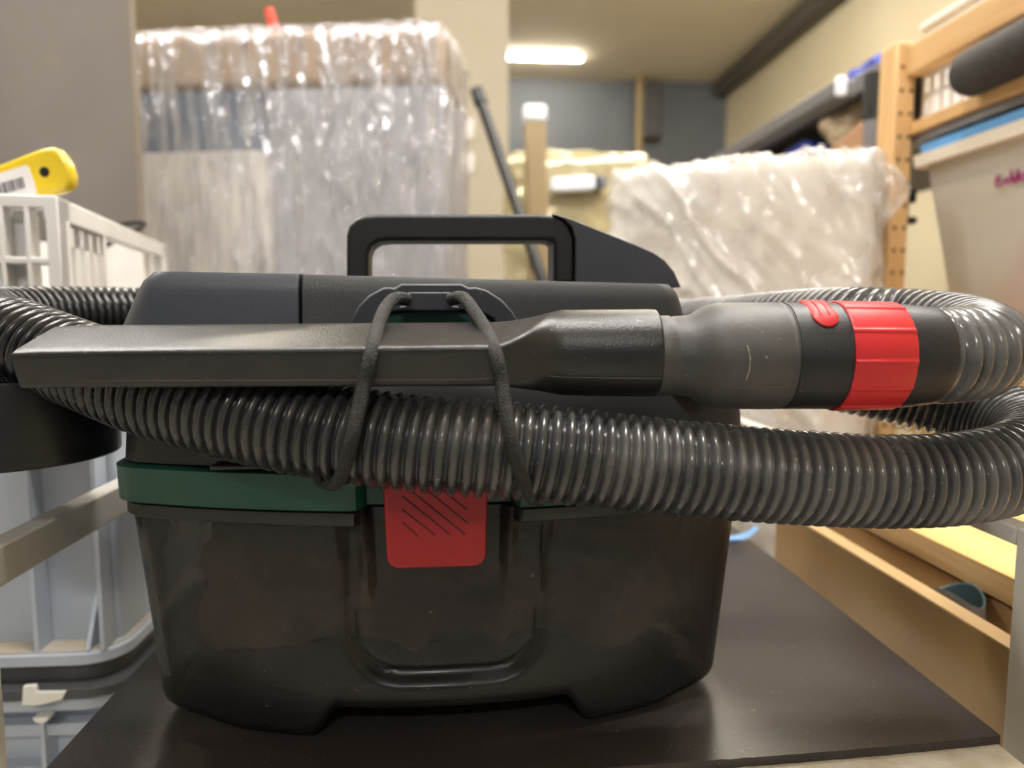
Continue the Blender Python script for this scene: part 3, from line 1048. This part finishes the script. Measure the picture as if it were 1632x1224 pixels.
hb = zl0 - zb0
g = G().loft([binring(0.0, 0.05), binring(0.004, 0.045), binring(hb * 0.5, 0.03), binring(hb, 0.012)], caps=False)
g.f.append(tuple(reversed(range(28))))
g.build('bin_body', m_bin, bn, smooth=45)
G().loft([binring(hb, 0.0), binring(hb + 0.016, -0.002)]).build('rim', m_binrim, bn, smooth=45)
G().loft([binring(hb + 0.0165, 0.006), binring(hb + 0.030, 0.004), binring(hb + 0.033, 0.012)]).build('lid', m_binlid, bn, smooth=45)
for (px_, py_, pz_, sx, mt, nm) in ((-0.02, 0.06, 0.10, 0.09, m_pink, 'contents'), (0.0, -0.07, 0.09, 0.085, m_orange, 'contents'), (-0.03, 0.14, 0.055, 0.05, m_orange, 'contents')):
    g = lumpy_box(sx * 2, sx * 1.6, sx * 1.7, 10, sx * 0.5, 0.012, (14, 14, 14), px_ * 50)
    o = g.build(nm, mt, bn, smooth=60)
    o.location = (px_, py_, 0.006)
# handwriting strokes on the bin face
fx = BX + 0.0148 - bxo


def stroke(pix, r=0.0016):
    out = []
    for u, v in pix:
        # intersect the pixel ray with the bin face plane x = const (world)
        a, y, w = ray(u, v)
        dw = Vector((a * CY - y * SY, a * SY + y * CY, w))
        t_ = (fx + bxo) / dw.x
        q = dw * t_
        out.append((fx, q.y - byo, q.z + CH - zb0))
    return out


g = G()
for st_ in ([(1593, 279), (1589, 281), (1588, 288), (1594, 288), (1588, 288), (1588, 297), (1598, 294)], [(1601, 284), (1600, 293)], [(1611, 283), (1606, 284), (1605, 291), (1611, 290), (1612, 272), (1612, 290)],
            [(1622, 281), (1617, 282), (1616, 290), (1621, 289), (1622, 270), (1622, 288)], [(1630, 276), (1626, 280), (1627, 287), (1632, 286), (1634, 276), (1635, 285)], [(1640, 276), (1641, 284), (1646, 274), (1650, 283)]):
    g.tube(spline(stroke(st_), 4), 0.0013, 6)
g.build('handwriting', m_purple, bn)

# white basket on the upper shelf
bk = thing('slotted_basket', 'white slotted plastic basket on the top pine shelf', 'basket', (PX1 + 0.15, 0.87, zs + 0.018 + T))
bx_, by_, bh_ = 0.135, 0.155, 0.135


def slotted(gm, x_plane, y0, y1, z0, z1, th, cols, rows):
    """wall in the y-z plane with rows of slots"""
    ys = [y0]
    wcol = (y1 - y0) / cols
    gm.box((x_plane, y0, z0), (x_plane + th, y1, z0 + (z1 - z0) * 0.06))
    gm.box((x_plane, y0, z1 - (z1 - z0) * 0.12), (x_plane + th, y1, z1))
    for r_ in range(1, rows):
        zc_ = z0 + (z1 - z0) * (0.06 + 0.82 * r_ / rows)
        gm.box((x_plane, y0, zc_ - 0.004), (x_plane + th, y1, zc_ + 0.004))
    for i in range(cols + 1):
        yy = y0 + wcol * i
        gm.box((x_plane, max(y0, yy - wcol * 0.26), z0), (x_plane + th, min(y1, yy + wcol * 0.26), z1))


g = G()
slotted(g, -bx_, -by_, by_, 0, bh_, 0.003, 15, 4)
g.build('front_side', m_crate, bk)
g = G()
g.box((-bx_, by_ - 0.003, 0), (bx_, by_, bh_))
g.build('end_side', m_crate, bk)
G().box((-bx_, -by_, 0), (bx_, -by_ + 0.003, bh_)).build('end_side', m_crate, bk)
G().box((bx_ - 0.003, -by_, 0), (bx_, by_, bh_)).build('rear_side', m_crate, bk)
G().box((-bx_, -by_, 0), (bx_, by_, 0.003)).build('bottom', m_crate, bk)
G().box((-bx_ - 0.006, -by_ - 0.006, bh_ - 0.006), (-bx_ + 0.004, by_ + 0.006, bh_ + 0.002)).build('rim', m_crate, bk, bevel=0.002)

# black rolled mat sticking out over the basket
A = W(at(1538, 122, 0.93))
ml = thing('rolled_mat', 'black ribbed rolled mat lying in front of the white basket', 'mat', (PX1 + 0.004, A.y, A.z - 0.03))
rg = []
xr = A.x - PX1 - 0.004
pr = [(0.0, 0.006), (0.0, 0.022), (0.004, 0.0265), (0.012, 0.028)]
ptsm = [Vector((xr, y_, 0.03 + 0.02 * (-y_))) for y_ in (0, -0.002, -0.01, -0.2, -0.40, -0.401)]
G().tube(ptsm, [0.006, 0.024, 0.028, 0.029, 0.029, 0.01], 36).build('roll', m_roll, ml, smooth=50)
sp = []
for k in range(60):
    q = 0.5 * k
    r_ = 0.004 + 0.019 * k / 59
    sp.append((xr + r_ * math.cos(q), 0.0005 - 0.0016, 0.03 + r_ * math.sin(q)))
G().tube(sp, 0.0008, 6).build('spiral_edge', m_hole, ml)

# ================================================================== WRAPPED BAG / PANEL (right centre)
bgL, bgR = W(at(975, 262, 1.16)), W(at(1400, 236, 1.00))
dirv = Vector((bgR.x - bgL.x, bgR.y - bgL.y, 0))
wid = dirv.length
ang = math.atan2(dirv.y, dirv.x)
thk = 0.10
cen = (bgL + bgR) / 2
nv = Vector((-dirv.y, dirv.x, 0)).normalized()
cb = cen + nv * (thk / 2)
hgt = at(1400, 236, 1.0).z + T
bag = thing('wrapped_mattress', 'white mattress in crinkled clear plastic standing behind the vacuum on the right', 'mattress', (cb.x, cb.y, 0), ang)
lumpy_box(wid, thk, hgt, 40, 0.02, 0.003, (7, 7, 7), 1.7).build('mattress', m_poly, bag, smooth=80)
g = lumpy_box(wid + 0.012, thk + 0.012, hgt + 0.004, 110, 0.022, 0.003, (14, 14, 9), 5.2, ridge=0.009, rs=(26, 10, 6), tilt=R(-40))
g.build('plastic_cover', m_polyfilm, bag, smooth=80)
# loose corner flap
g = G()
rg = []
for i in range(13):
    t_ = i / 12
    row = []
    for j in range(9):
        q = j / 8
        x = wid / 2 - 0.01 + 0.055 * q * (1 - 0.55 * abs(2 * t_ - 0.75))
        z = hgt - 0.005 - 0.085 * t_ - 0.02 * q
        y = -thk / 2 + 0.012 + 0.012 * noise.noise(Vector((t_ * 5, q * 4, 2)))
        row.append((x, y, z))
    rg.append(row)
g.loft(rg, caps=False, closed=False)
fl = g.build('cover_corner', m_polyfilm, bag, smooth=80, fix=False)
sm = fl.modifiers.new('solid', 'SOLIDIFY')
sm.thickness = 0.0015
# dark strip pole beside the mattress
pz = W(at(1394, 390, 1.10))
o = G().tube([(pz.x, pz.y, 0), (pz.x, pz.y, at(1394, 300, 1.1).z + T)], 0.006, 12).build('thin_pole', m_black)
tag(o, 'thin black pole between the wrapped mattress and the pine post', 'pole')

# ================================================================== BIG FILM-WRAPPED BOX (left)
bL, bR = W(at(180, 35, 1.62)), W(at(712, 22, 1.55))
dirv = Vector((bR.x - bL.x, bR.y - bL.y, 0))
wid = dirv.length
ang = math.atan2(dirv.y, dirv.x)
thk = 0.30
cen = (bL + bR) / 2
nv = Vector((-dirv.y, dirv.x, 0)).normalized()
cb = cen + nv * (thk / 2)
hgt = at(700, 22, 1.55).z + T
big = thing('wrapped_carton', 'tall stretch-wrapped carton with brown top band behind the vacuum on the left', 'carton', (cb.x, cb.y, 0), ang)
zband = at(400, 138, 1.58).z + T
zstr = at(400, 236, 1.58).z + T
xs = -0.02
hx_ = wid / 2 - 0.012
G().box((-hx_, -thk / 2 + 0.012, zband), (hx_, thk / 2 - 0.012, hgt - 0.012)).build('top_carton', m_cartonbrown, big, bevel=0.02, seg=3)
xsp = -wid / 2 + wid * 0.46
G().box((-hx_, -thk / 2 + 0.014, zstr), (xsp, thk / 2 - 0.014, zband)).build('grey_panel', m_foilgrey, big)
G().box((-hx_, -thk / 2 + 0.012, 0), (xsp, thk / 2 - 0.012, zstr)).build('white_panel', m_boxpale, big)
G().box((xsp, -thk / 2 + 0.016, 0), (hx_, thk / 2 - 0.016, zband)).build('white_panel', m_boxwhite, big)
lumpy_box(wid, thk, hgt, 150, 0.04, 0.003, (22, 22, 3.0), 8.1, ridge=0.0045, rs=(48, 12, 5), tilt=R(4)).build('stretch_film', m_film, big, smooth=80)
# orange red rod sticking up behind it
a, b = W(at(446, 40, 1.75)), W(at(424, -30, 1.75))
rt = thing('red_rod', 'orange red plastic rod sticking up above the wrapped carton', 'rod', (a.x, a.y + 0.02, hgt + 0.0))
G().tube([(0, 0, -0.02), ((b - a).x, 0, (b - a).z)], [0.016, 0.009], 12).build('rod', m_redrod, rt)

# dark grey panel at the far left
a = W(at(216, 200, 1.12))
dp = thing('grey_panel_board', 'tall dark grey board standing upright behind the white crate', 'board', (a.x - 0.3, a.y, 0))
G().box((-0.5, 0, 0), (0.2975, 0.018, 1.7)).build('board', m_darkpanel, dp)
G().box((0.2975, 0, 0), (0.300, 0.018, 1.7)).build('edge_band', m_edge, dp)

# ================================================================== MIDDLE: wrapped furniture, legs and pole
mL, mR = W(at(806, 240, 2.1)), W(at(1052, 226, 2.1))
mid = thing('wrapped_table', 'film-wrapped yellowish furniture panel beyond the vacuum handle', 'furniture', ((mL.x + mR.x) / 2, mL.y + 0.05, 0), R(3))
wid = mR.x - mL.x
hgt = at(930, 236, 2.1).z + T
lumpy_box(wid - 0.02, 0.08, hgt - 0.02, 20, 0.03, 0.004, (8, 8, 8), 2.2).build('panel', m_boxwhite, mid, smooth=80)
lumpy_box(wid, 0.10, hgt, 80, 0.045, 0.005, (9, 9, 16), 4.4, ridge=0.006, rs=(5, 5, 22), tilt=R(8)).build('film_wrap', m_yfilm, mid, smooth=80)
# square tan leg with white cap
A, B = W(at(862, 345, 1.93)), W(at(851, 170, 1.93))
lg = thing('furniture_leg', 'upright tan square leg with white end cap in front of the wrapped panel', 'leg', (A.x, A.y, 0))
dx = (B - A).x
ht = B.z
G().prism([(0.00, 0), (0.052, 0), (dx + 0.027, ht - 0.045), (dx - 0.025, ht - 0.045)], -0.03, 0.03, 'y').build('leg', m_tan, lg, bevel=0.003)
G().box((dx - 0.029, -0.032, ht - 0.045), (dx + 0.031, 0.032, ht)).build('end_cap', m_cap, lg, bevel=0.01, seg=3)
# lying white leg
A, B = W(at(878, 294, 2.08)), W(at(949, 288, 2.08))
lw = thing('furniture_leg', 'lying white leg with a dark blue tip in front of the wrapped panel', 'leg', (A.x, A.y, A.z - 0.025))
G().box((0, -0.025, 0), (B.x - A.x, 0.025, 0.04)).build('leg', m_cap, lw, bevel=0.008, seg=3)
G().box((B.x - A.x, -0.018, 0.006), (B.x - A.x + 0.012, 0.018, 0.036)).build('collar', m_black, lw, bevel=0.002)
G().box((B.x - A.x + 0.012, -0.018, 0.006), (B.x - A.x + 0.032, 0.018, 0.036)).build('tip', m_backwall, lw, bevel=0.002)
lw.rotation_euler = (0, R(-4), 0)
# leaning black pole
A, B = W(at(862, 440, 1.75)), W(at(762, 150, 1.9))
dv = (B - A)
foot = A - dv * (A.z / dv.z)
pl_ = thing('leaning_pole', 'black pole leaning left in front of the cream pillar', 'pole', (foot.x, foot.y, 0))
top = B - foot
top.z = B.z
G().tube([(0, 0, 0), tuple(top)], [0.014, 0.014], 16).build('pole', m_black, pl_)
d1 = top.normalized()
G().tube([tuple(top - d1 * 0.03), tuple(top + d1 * 0.012)], 0.018, 16).build('end_cap', m_rubber, pl_)

# ================================================================== RIGHT WALL RACK WITH CLUTTER
rk = thing('metal_rack', 'dark metal rack along the right wall behind the pine post', 'rack', (1.05, 2.1, 0))


def rl(x, y, z):
    return (x - 1.05, y - 2.1, z + T)


zr = 0.74
G().box(rl(0.90, 1.45, zr - 0.012), rl(0.925, 2.95, zr + 0.03)).build('front_beam', m_steel, rk, bevel=0.003)
G().box(rl(1.42, 1.45, zr - 0.012), rl(1.445, 2.95, zr + 0.03)).build('rear_beam', m_steel, rk, bevel=0.003)
G().box(rl(0.925, 1.45, zr - 0.004), rl(1.42, 2.95, zr + 0.012)).build('shelf_plate', m_trim, rk)
G().box(rl(0.925, 1.45, 0.604), rl(1.42, 2.95, 0.62)).build('shelf_plate', m_trim, rk)
for x in (0.905, 1.43):
    for y in (1.47, 2.93):
        G().tube([rl(x, y, -T), rl(x, y, zr + 0.031)], 0.012, 14).build('upright', m_steel, rk)
# stuff on the rack
g = lumpy_box(0.30, 0.5, 0.10, 14, 0.03, 0.02, (10, 10, 10), 6)
o = g.build('folded_tarp', m_black, smooth=70)
o.location = (1.15, 2.35, zr + 0.012 + T)
tag(o, 'dark folded tarp on the top of the metal rack', 'tarp')
g = lumpy_box(0.11, 0.12, 0.06, 14, 0.02, 0.02, (16, 16, 16), 9)
o = g.build('blue_bundle', m_blue, smooth=70)
o.location = (0.985, 1.70, zr + 0.012 + T)
tag(o, 'blue cloth bundle on the top of the metal rack', 'cloth')
# inner shelf things seen under the beam
a = W(at(1300, 232, 1.75))
g = lumpy_box(0.18, 0.7, 0.09, 14, 0.03, 0.015, (6, 6, 6), 12)
o = g.build('blue_sack', m_blue, smooth=70)
o.location = (1.03, 2.30, 0.62 + T)
tag(o, 'blue sack lying on the lower plate of the metal rack', 'sack')
a = W(at(1345, 215, 1.5))
cb_ = thing('cardboard_sheet', 'brown cardboard sheet leaning behind the wrapped mattress', 'cardboard', (0.80, 1.42, 0))
G().prism([(-0.10, 0), (0.07, 0), (0.07, 1.08), (0.02, 1.08), (-0.10, 0.97)], 0, 0.01, 'y').build('sheet', m_card, cb_)
# crumpled beige bag
g = lumpy_box(0.12, 0.12, 0.125, 16, 0.04, 0.03, (16, 16, 16), 21)
o = g.build('paper_bag', m_bag, smooth=70)
o.location = (0.99, 1.78, 0.62 + T - 0.42 + 0.0)
o.location.z = 0.62 + T
tag(o, 'crumpled beige paper bag on the lower plate of the metal rack', 'bag')
# pale metal end cap on a bar
A = W(at(1332, 140, 1.55))
RX, RY = A.x - 1.05, A.y - 2.1
eb = None
eb = G().box((RX, RY, A.z - 0.016), (RX + 0.045, RY + 0.9, A.z + 0.018)).build('square_tube', m_steel, rk, bevel=0.004)
G().box((RX - 0.004, RY - 0.012, A.z - 0.02), (RX + 0.02, RY, A.z + 0.022)).build('end_cap', m_cap, eb, bevel=0.006, seg=3)
# grey upright with black sleeve
A = W(at(1390, 200, 1.28))
gp = thing('grey_pipe', 'grey upright pipe with black sleeve behind the pine post', 'pipe', (A.x, A.y, 0))
G().tube([(0, 0, 0), (0, 0, at(1390, 185, 1.28).z + T)], 0.014, 16).build('pipe', m_steel, gp)
G().tube([(0, 0, at(1390, 190, 1.28).z + T), (0, 0, at(1390, 118, 1.28).z + T)], 0.017, 16).build('sleeve', m_black, gp)

# ================================================================== GREY CONTAINERS (left)
def container(name, label, z0, z1, xr, yf, w=0.40, d=0.60, lid=False):
    t = thing(name, label, 'container', (xr - w / 2, yf + d / 2, T + z0), 0, 'grey stacking containers')
    h = z1 - z0
    hw_, hd_ = w / 2, d / 2

    def ring(z, ins, r=0.03, iy=None):
        out = []
        iy = ins if iy is None else iy
        for cx_, cy_, a0 in ((hw_ - ins - r, -hd_ + iy + r, -90), (hw_ - ins - r, hd_ - iy - r, 0), (-hw_ + ins + r, hd_ - iy - r, 90), (-hw_ + ins + r, -hd_ + iy + r, 180)):
            for k in range(9):
                a_ = R(a0 + 90 * k / 8)
                out.append((cx_ + r * math.cos(a_), cy_ + r * math.sin(a_), z))
        return out
    G().loft([ring(0.0, 0.008, 0.006, 0.024), ring(h, 0.006, 0.006, 0.020)]).build('body', m_grey, t, smooth=50)
    # bottom flange with dusty ledge and top rim
    G().loft([ring(0.0, 0.002), ring(0.001, 0.0), ring(0.0085, 0.0), ring(0.0095, 0.002)]).build('bottom_flange', m_grey, t, smooth=50)
    G().loft([ring(0.0096, 0.003), ring(0.0104, 0.003)]).build('dust', m_greydust, t, smooth=50)
    G().loft([ring(h - 0.011, 0.004), ring(h - 0.01, 0.0), ring(h - 0.001, 0.0), ring(h, 0.004)]).build('top_rim', m_grey, t, smooth=50)
    # upright ribs on front and right side
    for x in (-0.17, -0.095, -0.02, 0.06, 0.139, 0.1865):
        G().box((x - 0.0016, -hd_ + 0.004, 0.0104), (x + 0.0016, -hd_ + 0.026, h - 0.011)).build('rib', m_grey, t)
    for y in (-0.2, -0.1, 0.0, 0.1, 0.2):
        G().box((hw_ - 0.009, y - 0.0016, 0.0104), (hw_ - 0.004, y + 0.0016, h - 0.011)).build('rib', m_grey, t)
    # corner gussets
    for x in (0.176, -0.14):
        G().prism([(-hd_ + 0.003, 0.0104), (-hd_ + 0.024, 0.0104), (-hd_ + 0.024, 0.052)], x - 0.0016, x + 0.0016, 'x').build('gusset', m_grey, t)
    # horizontal rib band
    return t, ring


XCON, YCON = -0.257, 0.537
upc, rg_ = container('stacking_container', 'upper pale grey ribbed plastic container left of the board', -0.032, 0.178, XCON, YCON)
lowc, rg2 = container('stacking_container', 'lower pale grey plastic container with a dark lid left of the board', -T, -0.056, XCON, YCON)
h2 = T - 0.056
for zz_ in (h2 - 0.034, h2 - 0.068):
    G().loft([rg2(zz_, 0.008), rg2(zz_ + 0.009, 0.008)]).build('band_rib', m_grey, lowc, smooth=50)
lt = thing('container_lid', 'dark grey lid with white clip between the two grey containers', 'lid', lowc.location + Vector((0, 0, h2)), 0)
G().loft([rg2(0.0, -0.003), rg2(0.002, -0.006), rg2(0.009, -0.006), rg2(0.011, -0.002)]).build('lid_edge', m_lid, lt, smooth=50)
G().loft([rg2(0.011, 0.006), rg2(0.0235, 0.008)]).build('lid_top', m_lid, lt, smooth=50)
yy0 = -0.30 - 0.006
clip = G().prism([(0.128 + a_ * 0.48, 0.002 + b_ * 0.5) for a_, b_ in [(0.012, -0.004), (0.016, 0.026), (0.034, 0.027), (0.036, 0.016), (0.078, 0.015), (0.072, 0.003), (0.050, -0.002), (0.034, -0.005)]], yy0 - 0.004, yy0, 'y').build('clip', m_clip, lt, bevel=0.001)
gg = [(0.146 + 0.006 * math.cos(R(180 + 18 * k)), -0.010 + 0.005 * math.sin(R(180 + 18 * k))) for k in range(11)]
G().prism(gg, yy0 - 0.003, yy0 + 0.006, 'y').build('clip_hook', m_clip, lt, bevel=0.001)

# ================================================================== WHITE FOLDING CRATE
cc = at(91, 312, 0.62)
cw = W(cc)
CA = R(11)
zt = cc.z
zc0 = 0.178
hcr = zt - zc0
cr = thing('folding_crate', 'white folding crate with slotted sides on the grey container', 'crate', (cw.x, cw.y, zc0 + T), CA)
# local: corner at origin, front face runs to -x, side runs to +y
WCR, LCR = 0.30, 0.46


def bars(items, name, mat=m_crate, bevel=0.0012):
    g = G()
    for a, b in items:
        g.box(a, b)
    return g.build(name, mat, cr, bevel=bevel)


# front end: uprights and ledges forming open cells
for zf in (0.0, 0.30, 0.62, 0.93):
    z_ = hcr * zf
    bars([((-WCR, 0.0, z_), (0, 0.022, z_ + 0.006 if zf < 0.9 else hcr))], 'front_ledge')
for x in (-0.3, -0.20, -0.045, -0.026, -0.004):
    bars([((x, 0.0, 0), (x + (0.004 if x > -0.05 else 0.05), 0.02, hcr))], 'front_upright')
bars([((-WCR, 0.020, 0), (-0.022, 0.023, hcr * 0.9))], 'front_panel')
# right side wall: frame, solid slotted part, handhole, ribs
bars([((-0.012, 0.0, hcr - 0.020), (0.0, LCR, hcr))], 'side_rim', bevel=0.002)
bars([((-0.010, 0.0, 0), (0.0, 0.030, hcr))], 'side_upright')
bars([((-0.010, LCR - 0.03, 0), (0.0, LCR, hcr))], 'side_upright')
bars([((-0.010, 0.03, 0), (0.0, LCR - 0.03, 0.012))], 'side_rail')


def slotted_panel(y0, y1, name):
    g = G()
    n_ = 4
    g.box((-0.006, y0, 0.012), (-0.003, y1, hcr * 0.12))
    g.box((-0.006, y0, hcr * 0.40), (-0.003, y1, hcr * 0.47))
    g.box((-0.006, y0, hcr * 0.74), (-0.003, y1, hcr - 0.020))
    wy = (y1 - y0) / n_
    for i in range(n_ + 1):
        a0, a1 = max(y0, y0 + wy * i - wy * 0.33), min(y1, y0 + wy * i + wy * 0.33)
        g.box((-0.006, a0, 0.012), (-0.003, a1, hcr - 0.02))
    g.build(name, m_crate, cr)


slotted_panel(0.03, 0.14, 'slotted_panel')
slotted_panel(0.36, LCR - 0.03, 'slotted_panel')
hh0 = hcr * 0.42
pts_ = [(0.14, 0.012), (0.36, 0.012), (0.36, hh0 + 0.0)] + [(0.36 - 0.22 * k / 10, hh0 - 0.004 + 0.03 * (abs(k - 5) / 5) ** 6) for k in range(1, 10)] + [(0.14, hh0 + 0.03)]
G().prism(pts_, -0.006, -0.003, 'x').build('hand_panel', m_crate, cr)
for y in (0.14, 0.36):
    bars([((-0.010, y - 0.004, 0.012), (0.0, y + 0.004, hcr - 0.02))], 'side_rib')
bars([((-WCR, 0.0, 0.0), (0, LCR, 0.004))], 'bottom')
bars([((-WCR, LCR - 0.01, 0.0), (0, LCR, hcr))], 'rear_panel')
bars([((-WCR, 0, 0.0), (-WCR + 0.01, LCR, hcr))], 'side_panel')
# cable in the crate
cb = thing('black_cable', 'black coiled cable inside the white folding crate', 'cable', W(at(215, 400, 0.95)), CA)
zb_ = zc0 + T + 0.004 - cb.location.z
P = []
for k in range(90):
    q = k / 89 * 2 * math.pi * 2.3
    P.append((-0.035 + 0.045 * math.cos(q) + 0.01 * math.sin(q * 0.37), -0.02 + 0.03 * math.sin(q), zb_ + 0.01 + (0.155 * (0.5 - 0.5 * math.cos(q * 0.45)) if True else 0)))
G().tube(P, 0.003, 8).build('cord', m_cable, cb)
g = lumpy_box(0.05, 0.035, 0.05, 8, 0.012, 0.003, (20, 20, 20), 2)
o = g.build('plug', m_cable, cb, smooth=60)
o.location = (-0.06, -0.12, zb_)
bars([((-0.2, 0.18, 0.004), (-0.06, 0.19, hcr * 0.55))], 'divider')

# yellow tool handle with barcode label
yh = thing('yellow_handle', 'glossy yellow tool handle with barcode label lying on the white crate', 'handle', W(at(60, 300, 0.645)), YAW)
YP = 0.645
o0 = at(60, 300, YP)


def yp(u, v):
    p = at(u, v, YP)
    return (p.x - o0.x, p.z - o0.z)


yo = [(-150, 322), (-60, 287), (0, 266), (40, 250), (70, 239), (88, 236), (98, 239), (108, 249), (116, 263), (121, 280), (121, 292), (117, 302), (108, 307), (90, 311), (72, 313), (40, 316), (0, 330), (-60, 352), (-150, 390)]
body = G().prism([yp(u, v) for u, v in yo], -0.006, 0.006, 'y').build('handle_body', m_yellow, yh, bevel=0.004, seg=3)
hcx, hcz = yp(78, 276)
G().tube([(hcx, -0.0063, hcz), (hcx, 0.0063, hcz)], 0.0043, 20).build('hang_hole', m_hole, yh)
lab_ = [yp(u, v) for u, v in [(-60, 304), (0, 281), (48, 266), (53, 268), (61, 290), (66, 308), (64, 312), (40, 314), (0, 322), (-60, 345)]]
lb = G().prism(lab_, -0.0068, -0.006, 'y').build('label', m_label, yh)
g = G()
xx = 0.0
u = -4.0
k = 0
widths = [3.5, 1.6, 2.6, 1.2, 3.4, 1.4, 2.2, 3.2, 1.2, 1.8, 2.8, 2.2, 3.0]
while u < 45:
    wv = widths[k % len(widths)]
    v0 = 297 - (u * 0.29)
    g.prism([yp(u, v0), yp(u + wv, v0 - wv * 0.29), yp(u + wv + 4.5, v0 - wv * 0.29 + 17), yp(u + 4.5, v0 + 17)], -0.0071, -0.0067, 'y')
    u += wv + 1.9
    k += 1
g.build('barcode', m_ink, lb, smooth=0)
